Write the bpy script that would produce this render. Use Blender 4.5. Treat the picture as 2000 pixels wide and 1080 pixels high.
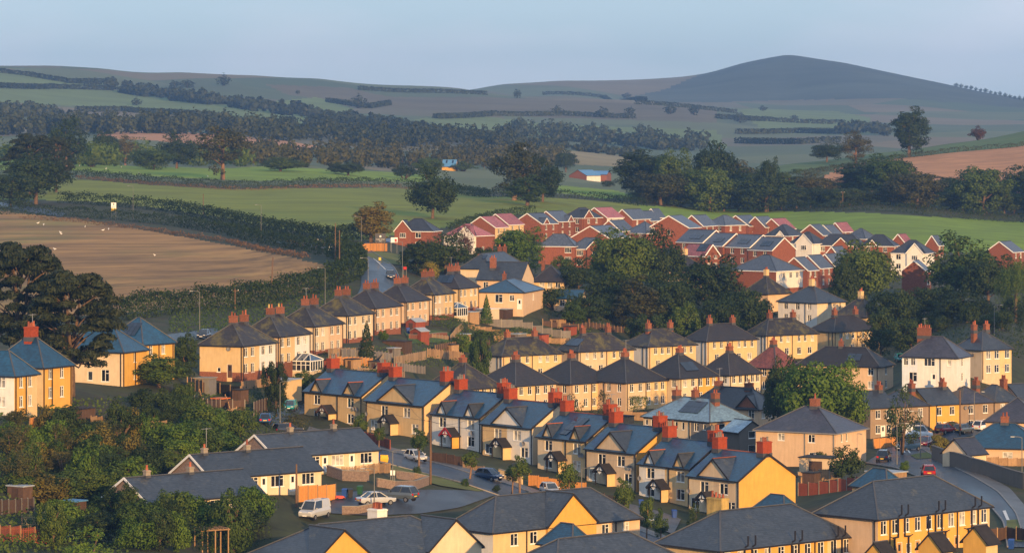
import bpy, math, random
import numpy as np
from mathutils import Vector, Matrix
R_ = math.radians
random.seed(11)
SC = bpy.context.scene
COL = SC.collection
for o in list(bpy.data.objects):
    bpy.data.objects.remove(o)

# ------------------------------------------------------------------ camera, sky, sun, exposure
F, CX, VH, ZC = 7000.0, 1000.0, 250.0, 60.0        # focal length in photo pixels, level line, camera height
cam_d = bpy.data.cameras.new('camera')
cam = bpy.data.objects.new('camera', cam_d); COL.objects.link(cam)
cam.location = (0, 0, ZC); cam.rotation_euler = (math.pi/2, 0, 0)
cam_d.sensor_width = 36; cam_d.lens = 36*F/2000; cam_d.shift_y = -(540-VH)/2000
cam_d.clip_start = 5; cam_d.clip_end = 30000
SC.camera = cam
SUN_EL, SUN_AZ = 10.5, 21.0                          # degrees; azimuth to the right of straight behind the camera
sd = Vector((math.sin(R_(SUN_AZ))*math.cos(R_(SUN_EL)), -math.cos(R_(SUN_AZ))*math.cos(R_(SUN_EL)), math.sin(R_(SUN_EL))))
W = bpy.data.worlds.new('World'); SC.world = W; W.use_nodes = True
nt = W.node_tree; nt.nodes.clear()
wo = nt.nodes.new('ShaderNodeOutputWorld'); bg = nt.nodes.new('ShaderNodeBackground')
sky = nt.nodes.new('ShaderNodeTexSky'); sky.sky_type = 'NISHITA'; sky.sun_disc = False
sky.sun_elevation = R_(SUN_EL); sky.sun_rotation = math.atan2(sd.x, sd.y)
sky.altitude = 100; sky.air_density = 1.0; sky.dust_density = .4; sky.ozone_density = 3.5
# thin pale veil of high cloud over the whole sky, denser in soft patches all round
tc = nt.nodes.new('ShaderNodeTexCoord'); mp = nt.nodes.new('ShaderNodeMapping'); mp.inputs['Scale'].default_value = (7, 7, 24)
nz = nt.nodes.new('ShaderNodeTexNoise'); nz.inputs['Scale'].default_value = 1.5; nz.inputs['Detail'].default_value = 5
cr = nt.nodes.new('ShaderNodeMapRange'); cr.inputs['From Min'].default_value = .40; cr.inputs['From Max'].default_value = .70; cr.inputs['To Max'].default_value = .7
m1 = nt.nodes.new('ShaderNodeMixRGB'); m1.inputs[0].default_value = .72; m1.inputs[2].default_value = (3.05, 3.9, 4.95, 1)
mx = nt.nodes.new('ShaderNodeMixRGB'); mx.inputs[2].default_value = (4.6, 4.8, 5.3, 1)
nt.links.new(tc.outputs['Generated'], mp.inputs[0]); nt.links.new(mp.outputs[0], nz.inputs['Vector']); nt.links.new(nz.outputs['Fac'], cr.inputs['Value'])
nt.links.new(sky.outputs[0], m1.inputs[1]); nt.links.new(m1.outputs[0], mx.inputs[1]); nt.links.new(cr.outputs[0], mx.inputs[0]); nt.links.new(mx.outputs[0], bg.inputs[0])
bg.inputs[1].default_value = 0.14
nt.links.new(bg.outputs[0], wo.inputs[0])
sl = bpy.data.lights.new('sun', 'SUN'); so = bpy.data.objects.new('sun', sl); COL.objects.link(so)
sl.energy = 5.0; sl.angle = R_(0.6); sl.color = (1.0, .585, .225)
so.rotation_euler = sd.to_track_quat('Z', 'Y').to_euler(); so.location = (200, -200, 200)
SC.view_settings.view_transform = 'Standard'; SC.view_settings.look = 'None'
SC.view_settings.exposure = 0.42; SC.view_settings.gamma = 1.0; SC.view_settings.use_curve_mapping = False
SC.render.engine = 'CYCLES'
SC.cycles.max_bounces = 5; SC.cycles.diffuse_bounces = 2; SC.cycles.glossy_bounces = 2
SC.cycles.transmission_bounces = 2; SC.cycles.transparent_max_bounces = 4; SC.cycles.volume_bounces = 0
SC.cycles.use_denoising = True

# ------------------------------------------------------------------ helpers
def px(u, v, s):
    """a point seen at photo pixel (u, v) where a metre is s pixels"""
    return Vector(((u-CX)/s, F/s, ZC-(v-VH)/s))
class MB:
    def __init__(s): s.v = []; s.f = []; s.m = []
    def add(s, vs, fs, m=0):
        n = len(s.v); s.v += [tuple(p) for p in vs]
        for f in fs: s.f.append(tuple(i+n for i in f)); s.m.append(m)
    def quad(s, a, b, c, d, m=0): s.add((a, b, c, d), ((0, 1, 2, 3),), m)
    def tri(s, a, b, c, m=0): s.add((a, b, c), ((0, 1, 2),), m)
    def box(s, x0, x1, y0, y1, z0, z1, m=0):
        s.add(((x0,y0,z0),(x1,y0,z0),(x1,y1,z0),(x0,y1,z0),(x0,y0,z1),(x1,y0,z1),(x1,y1,z1),(x0,y1,z1)),
              ((0,3,2,1),(4,5,6,7),(0,1,5,4),(1,2,6,5),(2,3,7,6),(3,0,4,7)), m)
    def bar(s, p, q, w, h=None, m=0):
        p, q = Vector(p), Vector(q); d = (q-p)
        if d.length < 1e-6: return
        d.normalize(); h = h or w
        a = d.cross(Vector((0,0,1)))
        if a.length < 1e-3: a = Vector((1,0,0))
        a.normalize(); b = a.cross(d); a *= w/2; b *= h/2
        s.add((p-a-b,p+a-b,p+a+b,p-a+b,q-a-b,q+a-b,q+a+b,q-a+b),
              ((0,3,2,1),(4,5,6,7),(0,1,5,4),(1,2,6,5),(2,3,7,6),(3,0,4,7)), m)
    def tube(s, pts, rad, n=6, m=0, cap=True):
        rings = []; n0 = len(s.v); pts = [Vector(p) for p in pts]
        for i, p in enumerate(pts):
            d = (pts[min(i+1,len(pts)-1)]-pts[max(i-1,0)]).normalized()
            a = d.cross(Vector((0,0,1)))
            if a.length < 1e-2: a = Vector((1,0,0))
            a.normalize(); b = a.cross(d)
            r = rad[i] if isinstance(rad, (list, tuple)) else rad
            for k in range(n):
                t = 2*math.pi*k/n; s.v.append(tuple(p+a*(r*math.cos(t))+b*(r*math.sin(t))))
        for i in range(len(pts)-1):
            for k in range(n):
                s.f.append((n0+i*n+k, n0+i*n+(k+1)%n, n0+(i+1)*n+(k+1)%n, n0+(i+1)*n+k)); s.m.append(m)
        if cap:
            s.f.append(tuple(n0+k for k in range(n))[::-1]); s.m.append(m)
            e = n0+(len(pts)-1)*n; s.f.append(tuple(e+k for k in range(n))); s.m.append(m)
    def mesh(s, name, mats, smooth=False):
        me = bpy.data.meshes.new(name); me.from_pydata(s.v, [], s.f)
        for m in (mats if isinstance(mats, (list, tuple)) else [mats]): me.materials.append(m)
        if any(s.m): me.polygons.foreach_set('material_index', s.m)
        if smooth: me.polygons.foreach_set('use_smooth', [True]*len(s.f))
        me.update(); return me
    def build(s, name, mats, parent=None, loc=None, smooth=False):
        return link(name, s.mesh(name, mats, smooth), parent, loc)
def link(name, me, parent=None, loc=None, rotz=None):
    o = bpy.data.objects.new(name, me); COL.objects.link(o)
    if parent: o.parent = parent
    if loc is not None: o.location = loc
    if rotz is not None: o.rotation_euler = (0, 0, rotz)
    return o
def tag(o, label, cat, group=None, kind=None):
    o['label'] = label; o['category'] = cat
    if group: o['group'] = group
    if kind: o['kind'] = kind
    return o
def empty(name, loc, rotz, label, cat, group=None):
    o = bpy.data.objects.new(name, None); COL.objects.link(o); o.empty_display_size = .5
    o.location = loc; o.rotation_euler = (0, 0, rotz)
    return tag(o, label, cat, group)

# ------------------------------------------------------------------ materials
M = {}
def _new(name):
    m = bpy.data.materials.new(name); m.use_nodes = True; M[name] = m
    t = m.node_tree; b = t.nodes['Principled BSDF']; return m, t, b
def _n(t, k, **kw):
    n = t.nodes.new(k)
    for a, v in kw.items():
        if a in n.inputs: n.inputs[a].default_value = v
        else: setattr(n, a, v)
    return n
def mat(name, col, rough=.8, var=.15, scale=1.5, bump=0, spec=.3, streak=False, rnd=0., metal=0., coat=0., bscale=None, stain=None):
    """a plain surface with mottling at two scales"""
    m, t, b = _new(name); L = t.links.new
    b.inputs['Roughness'].default_value = rough; b.inputs['Specular IOR Level'].default_value = spec
    b.inputs['Metallic'].default_value = metal; b.inputs['Coat Weight'].default_value = coat; b.inputs['Coat Roughness'].default_value = .12
    co = _n(t, 'ShaderNodeTexCoord'); oi = _n(t, 'ShaderNodeObjectInfo')
    ad = _n(t, 'ShaderNodeVectorMath', operation='ADD'); L(co.outputs['Object'], ad.inputs[0])
    sc = _n(t, 'ShaderNodeVectorMath', operation='SCALE'); sc.inputs[0].default_value = (37, 61, 13); L(oi.outputs['Random'], sc.inputs['Scale']); L(sc.outputs[0], ad.inputs[1])
    n1 = _n(t, 'ShaderNodeTexNoise', Scale=scale, Detail=5.0, Roughness=.65); L(ad.outputs[0], n1.inputs['Vector'])
    fac = n1.outputs['Fac']
    if streak:
        mp = _n(t, 'ShaderNodeMapping'); mp.inputs['Scale'].default_value = (2.2, 2.2, .35); L(ad.outputs[0], mp.inputs[0])
        n2 = _n(t, 'ShaderNodeTexNoise', Scale=1.3, Detail=4.0); L(mp.outputs[0], n2.inputs['Vector'])
        mm = _n(t, 'ShaderNodeMath', operation='ADD'); L(n1.outputs['Fac'], mm.inputs[0]); L(n2.outputs['Fac'], mm.inputs[1])
        hv = _n(t, 'ShaderNodeMath', operation='MULTIPLY'); L(mm.outputs[0], hv.inputs[0]); hv.inputs[1].default_value = .5; fac = hv.outputs[0]
    mr = _n(t, 'ShaderNodeMapRange'); mr.inputs['From Min'].default_value = .3; mr.inputs['From Max'].default_value = .7
    mr.inputs['To Min'].default_value = 1-var; mr.inputs['To Max'].default_value = 1+var; L(fac, mr.inputs['Value'])
    out = mr.outputs[0]
    if rnd:
        m2 = _n(t, 'ShaderNodeMapRange'); m2.inputs['To Min'].default_value = 1-rnd; m2.inputs['To Max'].default_value = 1+rnd; L(oi.outputs['Random'], m2.inputs['Value'])
        mu = _n(t, 'ShaderNodeMath', operation='MULTIPLY'); L(out, mu.inputs[0]); L(m2.outputs[0], mu.inputs[1]); out = mu.outputs[0]
    vm = _n(t, 'ShaderNodeVectorMath', operation='SCALE'); vm.inputs[0].default_value = col; L(out, vm.inputs['Scale'])
    fin = vm.outputs[0]
    if stain:
        n3 = _n(t, 'ShaderNodeTexNoise', Scale=scale*.35, Detail=6.0, Roughness=.7); L(ad.outputs[0], n3.inputs['Vector'])
        r3 = _n(t, 'ShaderNodeMapRange'); r3.inputs['From Min'].default_value = .52; r3.inputs['From Max'].default_value = .72; L(n3.outputs['Fac'], r3.inputs['Value'])
        mi = _n(t, 'ShaderNodeMixRGB'); mi.inputs[2].default_value = (*stain, 1); L(r3.outputs[0], mi.inputs[0]); L(fin, mi.inputs[1]); fin = mi.outputs[0]
    L(fin, b.inputs['Base Color'])
    if bump:
        nb = _n(t, 'ShaderNodeTexNoise', Scale=bscale or scale*6, Detail=4.0); L(ad.outputs[0], nb.inputs['Vector'])
        bp = _n(t, 'ShaderNodeBump'); bp.inputs['Strength'].default_value = bump; bp.inputs['Distance'].default_value = .05; L(nb.outputs['Fac'], bp.inputs['Height']); L(bp.outputs[0], b.inputs['Normal'])
    return m
def roof_mat(name, col, rough=.4, course=.2, moss=0., mosscol=(.06,.055,.012), coat=0., var=.35, joint=.55):
    """slates or tiles in level courses: rows differ a little, each joint line is recessed"""
    m, t, b = _new(name); L = t.links.new
    b.inputs['Roughness'].default_value = rough; b.inputs['Coat Weight'].default_value = coat; b.inputs['Coat Roughness'].default_value = .14
    co = _n(t, 'ShaderNodeTexCoord'); oi = _n(t, 'ShaderNodeObjectInfo')
    ad = _n(t, 'ShaderNodeVectorMath', operation='ADD'); L(co.outputs['Object'], ad.inputs[0])
    sc = _n(t, 'ShaderNodeVectorMath', operation='SCALE'); sc.inputs[0].default_value = (37, 61, 0); L(oi.outputs['Random'], sc.inputs['Scale']); L(sc.outputs[0], ad.inputs[1])
    sx = _n(t, 'ShaderNodeSeparateXYZ'); L(ad.outputs[0], sx.inputs[0])
    dv = _n(t, 'ShaderNodeMath', operation='DIVIDE'); L(sx.outputs['Z'], dv.inputs[0]); dv.inputs[1].default_value = course
    fr = _n(t, 'ShaderNodeMath', operation='FRACT'); L(dv.outputs[0], fr.inputs[0])
    fl = _n(t, 'ShaderNodeMath', operation='FLOOR'); L(dv.outputs[0], fl.inputs[0])
    # one random value per slate
    sn = _n(t, 'ShaderNodeVectorMath', operation='SNAP'); sn.inputs[1].default_value = (.35, .35, 1); 
    cb = _n(t, 'ShaderNodeCombineXYZ'); L(sx.outputs['X'], cb.inputs[0]); L(sx.outputs['Y'], cb.inputs[1]); L(fl.outputs[0], cb.inputs[2]); L(cb.outputs[0], sn.inputs[0])
    wn = _n(t, 'ShaderNodeTexWhiteNoise'); L(sn.outputs[0], wn.inputs['Vector'])
    n1 = _n(t, 'ShaderNodeTexNoise', Scale=.55, Detail=6.0, Roughness=.7); L(ad.outputs[0], n1.inputs['Vector'])
    mr = _n(t, 'ShaderNodeMapRange'); mr.inputs['From Min'].default_value = .3; mr.inputs['From Max'].default_value = .7; mr.inputs['To Min'].default_value = 1-var; mr.inputs['To Max'].default_value = 1+var; L(n1.outputs['Fac'], mr.inputs['Value'])
    mw = _n(t, 'ShaderNodeMapRange'); mw.inputs['To Min'].default_value = .72; mw.inputs['To Max'].default_value = 1.28; L(wn.outputs['Value'], mw.inputs['Value'])
    lt = _n(t, 'ShaderNodeMath', operation='GREATER_THAN'); L(fr.outputs[0], lt.inputs[0]); lt.inputs[1].default_value = .16
    mj = _n(t, 'ShaderNodeMapRange'); mj.inputs['To Min'].default_value = joint; L(lt.outputs[0], mj.inputs['Value'])
    a = _n(t, 'ShaderNodeMath', operation='MULTIPLY'); L(mr.outputs[0], a.inputs[0]); L(mw.outputs[0], a.inputs[1])
    c = _n(t, 'ShaderNodeMath', operation='MULTIPLY'); L(a.outputs[0], c.inputs[0]); L(mj.outputs[0], c.inputs[1])
    rm = _n(t, 'ShaderNodeMapRange'); rm.inputs['To Min'].default_value = .8; rm.inputs['To Max'].default_value = 1.25; L(oi.outputs['Random'], rm.inputs['Value'])
    e = _n(t, 'ShaderNodeMath', operation='MULTIPLY'); L(c.outputs[0], e.inputs[0]); L(rm.outputs[0], e.inputs[1])
    vm = _n(t, 'ShaderNodeVectorMath', operation='SCALE'); vm.inputs[0].default_value = col; L(e.outputs[0], vm.inputs['Scale'])
    fin = vm.outputs[0]
    if moss:
        n3 = _n(t, 'ShaderNodeTexNoise', Scale=.42, Detail=7.0, Roughness=.75); L(ad.outputs[0], n3.inputs['Vector'])
        r3 = _n(t, 'ShaderNodeMapRange'); r3.inputs['From Min'].default_value = .66-.2*moss; r3.inputs['From Max'].default_value = .80-.2*moss; r3.inputs['To Max'].default_value = .85; L(n3.outputs['Fac'], r3.inputs['Value'])
        mi = _n(t, 'ShaderNodeMixRGB'); mi.inputs[2].default_value = (*mosscol, 1); L(r3.outputs[0], mi.inputs[0]); L(fin, mi.inputs[1]); fin = mi.outputs[0]
    L(fin, b.inputs['Base Color'])
    rr = _n(t, 'ShaderNodeMapRange'); rr.inputs['To Min'].default_value = rough*.7; rr.inputs['To Max'].default_value = min(1, rough*1.35); L(n1.outputs['Fac'], rr.inputs['Value']); L(rr.outputs[0], b.inputs['Roughness'])
    bp = _n(t, 'ShaderNodeBump'); bp.inputs['Strength'].default_value = .5; bp.inputs['Distance'].default_value = .03
    hs = _n(t, 'ShaderNodeMath', operation='MULTIPLY_ADD'); L(wn.outputs['Value'], hs.inputs[0]); hs.inputs[1].default_value = .5; L(lt.outputs[0], hs.inputs[2]); L(hs.outputs[0], bp.inputs['Height']); L(bp.outputs[0], b.inputs['Normal'])
    return m
def leaf_mat(name, c1, c2, trans=.25, spk=.35):
    m, t, b = _new(name); L = t.links.new
    oi = _n(t, 'ShaderNodeObjectInfo'); co = _n(t, 'ShaderNodeTexCoord')
    n1 = _n(t, 'ShaderNodeTexNoise', Scale=.5, Detail=4.0, Roughness=.7); L(co.outputs['Object'], n1.inputs['Vector'])
    n2 = _n(t, 'ShaderNodeTexWhiteNoise'); sn = _n(t, 'ShaderNodeVectorMath', operation='SNAP'); sn.inputs[1].default_value = (.3,.3,.3); L(co.outputs['Object'], sn.inputs[0]); L(sn.outputs[0], n2.inputs['Vector'])
    ma = _n(t, 'ShaderNodeMath', operation='MULTIPLY_ADD'); L(n2.outputs['Value'], ma.inputs[0]); ma.inputs[1].default_value = spk; L(n1.outputs['Fac'], ma.inputs[2])
    mb = _n(t, 'ShaderNodeMath', operation='MULTIPLY_ADD'); L(oi.outputs['Random'], mb.inputs[0]); mb.inputs[1].default_value = .6; L(ma.outputs[0], mb.inputs[2])
    mr = _n(t, 'ShaderNodeMapRange'); mr.inputs['From Min'].default_value = .5; mr.inputs['From Max'].default_value = 1.3; L(mb.outputs[0], mr.inputs['Value'])
    mi = _n(t, 'ShaderNodeMixRGB'); mi.inputs[1].default_value = (*c1, 1); mi.inputs[2].default_value = (*c2, 1); L(mr.outputs[0], mi.inputs[0])
    L(mi.outputs[0], b.inputs['Base Color']); b.inputs['Roughness'].default_value = .6; b.inputs['Specular IOR Level'].default_value = .25
    tr = _n(t, 'ShaderNodeBsdfTranslucent'); L(mi.outputs[0], tr.inputs[0])
    ms = _n(t, 'ShaderNodeMixShader'); ms.inputs[0].default_value = trans; L(b.outputs[0], ms.inputs[1]); L(tr.outputs[0], ms.inputs[2])
    L(ms.outputs[0], t.nodes['Material Output'].inputs[0]); return m
def glass_mat(name, col, rough=.06):
    m, t, b = _new(name); b.inputs['Roughness'].default_value = rough; b.inputs['Specular IOR Level'].default_value = .8
    oi = _n(t, 'ShaderNodeObjectInfo'); co = _n(t, 'ShaderNodeTexCoord')
    n1 = _n(t, 'ShaderNodeTexNoise', Scale=1.6, Detail=2.0); t.links.new(co.outputs['Object'], n1.inputs['Vector'])
    mr = _n(t, 'ShaderNodeMapRange'); mr.inputs['To Min'].default_value = .35; mr.inputs['To Max'].default_value = 1.7; t.links.new(oi.outputs['Random'], mr.inputs['Value'])
    mu = _n(t, 'ShaderNodeMath', operation='MULTIPLY'); t.links.new(mr.outputs[0], mu.inputs[0]); t.links.new(n1.outputs['Fac'], mu.inputs[1])
    vm = _n(t, 'ShaderNodeVectorMath', operation='SCALE'); vm.inputs[0].default_value = [c*2 for c in col]; t.links.new(mu.outputs[0], vm.inputs['Scale']); t.links.new(vm.outputs[0], b.inputs['Base Color'])
    return m
W_ = dict(rough=.9, var=.13, scale=.9, bump=.25, bscale=9, streak=True, spec=.2)
mat('cream', (.61, .445, .235), **W_); mat('white', (.70, .68, .64), **W_); mat('offwhite', (.64, .52, .36), **W_)
mat('peach', (.60, .43, .28), **W_); mat('yellow', (.60, .345, .075), **W_); mat('beige', (.56, .44, .30), **W_)
mat('pebble_grey', (.17, .165, .16), **W_); mat('pebble_brown', (.27, .20, .14), **W_); mat('pebble_dark', (.13, .115, .10), **W_); mat('pale_blue', (.62, .68, .74), **W_)  # last one: white wall with bluish shade put into its colour
mat('brick', (.21, .072, .040), rough=.9, var=.28, scale=3.5, bump=.3, rnd=.12); mat('brick_old', (.20, .075, .04), rough=.9, var=.35, scale=5, bump=.3, rnd=.2)
mat('brick_red', (.27, .045, .011), rough=.85, var=.25, scale=4, bump=.3); mat('stone', (.23, .17, .14), rough=.95, var=.35, scale=5, bump=.5, rnd=.1)
mat('lichen', (.42, .30, .10), rough=.95, var=.4, scale=1.2, bump=.3, streak=True, stain=(.16, .13, .05))
mat('terracotta', (.28, .08, .04), rough=.8, var=.2, rnd=.35); mat('yellow_pot', (.5, .36, .12), rough=.8, var=.2)
mat('upvc', (.80, .80, .78), rough=.35, var=.04); mat('black_trim', (.018, .016, .016), rough=.5, var=.2); mat('grey_trim', (.20, .20, .21), rough=.5); mat('brown_trim', (.10, .05, .03), rough=.5)
mat('lead', (.062, .064, .070), rough=.5, var=.2); mat('metal_grey', (.32, .33, .34), rough=.45, metal=.3); mat('galv', (.16, .16, .15), rough=.5, var=.1)
glass_mat('glass', (.022, .028, .035)); glass_mat('glass_pale', (.30, .29, .26), .25); glass_mat('glass_dark', (.008, .009, .011)); glass_mat('glass_roof', (.02, .05, .09), .05)
glass_mat('solar', (.006, .010, .022), .08)
roof_mat('slate_blue', (.005, .043, .095), rough=.42, course=.17, moss=.25, mosscol=(.05,.045,.04), coat=.22, var=.3)  # slate's own blue, deepened by sky reflection put into the base colour
roof_mat('slate_grey', (.024, .031, .043), rough=.45, course=.17, moss=.35, mosscol=(.11,.10,.055), coat=.15, var=.35)
roof_mat('slate_purple', (.028, .028, .042), rough=.45, course=.17, moss=.4, mosscol=(.07,.06,.03), coat=.15, var=.35)
roof_mat('tile_dark', (.018, .015, .016), rough=.6, course=.26, moss=.35, var=.3)
roof_mat('tile_moss', (.022, .018, .017), rough=.6, course=.26, moss=.8, mosscol=(.12,.10,.016), var=.3)
roof_mat('tile_red', (.16, .045, .035), rough=.7, course=.26, moss=.5, mosscol=(.10,.08,.03))
roof_mat('estate_slate', (.055, .070, .100), rough=.45, course=.24, var=.16, joint=.5, coat=.1)
roof_mat('estate_dark', (.025, .030, .044), rough=.5, course=.24, var=.16, joint=.5)
roof_mat('estate_pink', (.30, .10, .11), rough=.6, course=.24, var=.14, joint=.55)
roof_mat('slate_pale', (.16, .27, .36), rough=.3, course=.17, var=.25, coat=.4)  # pale blue sheen of the sky put into the slate colour
mat('barn_blue', (.08, .22, .42), rough=.4); mat('timber', (.30, .19, .10), rough=.9, var=.3, scale=3, rnd=.25, streak=True); mat('timber_orange', (.55, .24, .06), rough=.85, var=.2, scale=3, rnd=.15, streak=True)
mat('timber_dark', (.075, .045, .03), rough=.9, var=.3, scale=3, rnd=.25, streak=True); mat('timber_red', (.24, .06, .03), rough=.85, var=.25, scale=3, rnd=.2, streak=True); mat('timber_grey', (.17, .155, .14), rough=.9, var=.25, scale=3, rnd=.2, streak=True)
mat('felt', (.022, .020, .020), rough=.9, var=.3); mat('concrete', (.25, .22, .18), rough=.9, var=.2, rnd=.1); mat('fibre', (.30, .34, .38), rough=.7, var=.2)
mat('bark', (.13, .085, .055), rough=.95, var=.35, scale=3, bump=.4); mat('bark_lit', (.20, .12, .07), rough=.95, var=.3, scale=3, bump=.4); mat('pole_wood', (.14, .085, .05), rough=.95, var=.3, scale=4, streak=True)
mat('door_white', (.75, .75, .73), rough=.4, var=.05); mat('door_red', (.32, .02, .02), rough=.4, var=.05); mat('door_timber', (.50, .27, .09), rough=.6, var=.15)
mat('tyre', (.012, .012, .012), rough=.8); mat('rim', (.45, .45, .46), rough=.3, metal=.8); mat('lamp_red', (.45, .01, .01), rough=.2); mat('lamp_clear', (.7, .7, .7), rough=.15); mat('plate_yellow', (.75, .5, .05), rough=.5); mat('plate_white', (.8,.8,.8), rough=.5)
for n_, c_ in dict(silver=(.42,.44,.46), navy=(.015,.04,.10), teal=(.02,.30,.33), dark=(.03,.035,.045), red=(.28,.012,.01), white=(.75,.76,.78), steel=(.07,.09,.11), maroon=(.16,.012,.014), blue=(.02,.09,.25)).items():
    mat('paint_'+n_, c_, rough=.25, var=.05, coat=.8, spec=.5)
mat('bin_blue', (.015, .06, .26), rough=.5); mat('bin_black', (.015,.015,.017), rough=.5); mat('bin_green', (.02,.08,.03), rough=.5); mat('plastic_red', (.45,.02,.015), rough=.4); mat('plastic_yellow', (.65,.38,.02), rough=.6)
mat('sign_grey', (.07,.072,.078), rough=.5); mat('sign_black', (.01,.01,.01), rough=.4); mat('sign_blue', (.05,.12,.32), rough=.5); mat('gull', (.75,.74,.72), rough=.8); mat('orange_trim', (.6,.15,.02), rough=.5)
# roads: wet tarmac with damp and drier patches
def road_mat(name, col, wet):
    m = mat(name, col, rough=.55, var=.3, scale=.25, bump=.15, bscale=14, coat=0)
    t = m.node_tree; b = t.nodes['Principled BSDF']
    co = _n(t, 'ShaderNodeTexCoord'); n = _n(t, 'ShaderNodeTexNoise', Scale=.12, Detail=6.0, Roughness=.7); t.links.new(co.outputs['Object'], n.inputs['Vector'])
    mr = _n(t, 'ShaderNodeMapRange'); mr.inputs['From Min'].default_value = .35; mr.inputs['From Max'].default_value = .65; mr.inputs['To Min'].default_value = .9*wet; mr.inputs['To Max'].default_value = .15*wet; t.links.new(n.outputs['Fac'], mr.inputs['Value'])
    t.links.new(mr.outputs[0], b.inputs['Coat Weight']); return m
road_mat('tarmac', (.026, .040, .058), .26); road_mat('tarmac_dry', (.035, .040, .048), .12); road_mat('paving', (.09, .09, .09), .25)
mat('kerb', (.22, .21, .20), rough=.9, var=.2); mat('road_paint', (.6, .6, .58), rough=.7, var=.3, scale=4)
mat('grass', (.045, .085, .018), rough=.95, var=.35, scale=.35, bump=.5, bscale=5, stain=(.10, .095, .03))
mat('verge', (.10, .115, .022), rough=.95, var=.3, scale=.3, bump=.5, bscale=5, stain=(.15, .12, .04))
mat('garden_ground', (.032, .040, .014), rough=.95, var=.45, scale=.25, bump=.5, bscale=4, stain=(.060, .045, .026))
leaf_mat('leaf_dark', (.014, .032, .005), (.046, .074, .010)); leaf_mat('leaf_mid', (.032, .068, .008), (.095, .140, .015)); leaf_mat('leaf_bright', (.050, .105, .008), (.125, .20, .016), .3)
leaf_mat('leaf_yellow', (.10, .09, .012), (.20, .16, .025), .3); leaf_mat('leaf_brown', (.036, .046, .009), (.090, .084, .018)); leaf_mat('leaf_pine', (.010, .020, .006), (.034, .042, .010), .1)
leaf_mat('leaf_gold', (.16, .15, .015), (.30, .26, .04), .3); leaf_mat('leaf_rust', (.06, .022, .014), (.11, .05, .02)); leaf_mat('dry_grass', (.16, .085, .035), (.26, .15, .07), .2)
leaf_mat('leaf_far', (.022, .032, .010), (.050, .062, .016), .1, .12)
# ------------------------------------------------------------------ house builder
HS = []
def h(u, v, s, th, wl, wr, label, name='house', **kw):
    """near eaves corner at photo pixel (u, v), s pixels to the metre, th = turn of the left face; wl, wr = seen widths of the two faces"""
    d = dict(u=u, v=v, s=s, th=th, wl=wl, wr=wr, label=label, name=name, eh=5.0, rise=2.8, roof='hip', rm='tile_dark', wL='cream', wR=None, wR2=None, wL2=None,
             split=.5, lsplit=.5, ch=(), win=(), fg=(), plinth=None, trim='black_trim', ov=.35, dp=(), dish=(), solar=(), doors=(), porch=(), pipes=(), group=None, cat='house', chm='brick_old', verge=None, ridge='lead', chs=(.9, .7, 1.1), pots=2, frame='upvc', skip=False, potm='terracotta')
    d.update(kw); d['wR'] = d['wR'] or d['wL']
    t = R_(th); d['a'] = wl/(s*math.cos(t)); d['b'] = wr/(s*math.sin(t))
    c = px(u, v, s); Rv = Vector((math.sin(t), math.cos(t), 0)); Lv = Vector((-math.cos(t), math.sin(t), 0))
    d['base'] = c.z - d['eh']; ctr = c + Rv*(d['b']/2) + Lv*(d['a']/2)
    d['ctr'] = Vector((ctr.x, ctr.y, d['base'])); d['yaw'] = math.pi/2 - t; d['corner'] = Vector((c.x, c.y, d['base']))
    HS.append(d); return d
def cols(face, ts, zs=(1.45, 3.85), w=1.12, hh=1.38, st=2): return [(face, t, z, w, hh, st) for t in ts for z in zs]
_wm = {}
def window_meshes(w, hh, st, fm):
    k = (round(w, 2), round(hh, 2), st, fm)
    if k in _wm: return _wm[k]
    b = MB(); f = .07; x, z = w/2, hh/2
    for a in ((-x, -x+f, -z, z), (x-f, x, -z, z)): b.box(a[0], a[1], .04, .11, a[2], a[3])
    b.box(-x+f, x-f, .04, .11, -z, -z+f); b.box(-x+f, x-f, .04, .11, z-f, z)
    if st >= 2:
        for i in range(1, st): xm = -x + w*i/st; b.box(xm-f*.5, xm+f*.5, .045, .11, -z+f, z-f)
    if st in (2, 3):
        i0 = -x + w*(st-1)/st; b.box(i0+f*.5, x-f, .046, .11, z-hh*.33, z-hh*.33+f*.8)
    b.box(-x-.06, x+.06, -.07, .10, -z-.07, -z-.003)
    p = MB(); p.quad((-x+f, .095, -z+f), (x-f, .095, -z+f), (x-f, .095, z-f), (-x+f, .095, z-f))
    _wm[k] = (b.mesh('window', M[fm]), {g: p.mesh('pane', M[g]) for g in ('glass', 'glass_pale', 'glass_dark')}); return _wm[k]
_pot = {}
def pot_mesh(m):
    if m not in _pot:
        b = MB(); b.tube([(0,0,0),(0,0,.08),(0,0,.12),(0,0,.42),(0,0,.5)], [.17,.17,.13,.12,.16], 8); _pot[m] = b.mesh('chimney_pot', M[m])
    return _pot[m]
_dish = None
def dish_mesh():
    global _dish
    if not _dish:
        b = MB(); n = 10; pts = []
        for r, y in ((.02, -.02), (.2, -.06), (.34, -.16)):
            for k in range(n): t = 2*math.pi*k/n; pts.append((r*math.cos(t), y-.12, r*math.sin(t)))
        b.add(pts, [(i*n+k, i*n+(k+1)%n, (i+1)*n+(k+1)%n, (i+1)*n+k) for i in range(2) for k in range(n)])
        b.bar((0, .02, -.1), (0, -.14, 0), .05); b.bar((0, -.16, -.3), (0, -.55, .0), .03); _dish = b.mesh('satellite_dish', M['grey_trim'])
    return _dish
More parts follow.
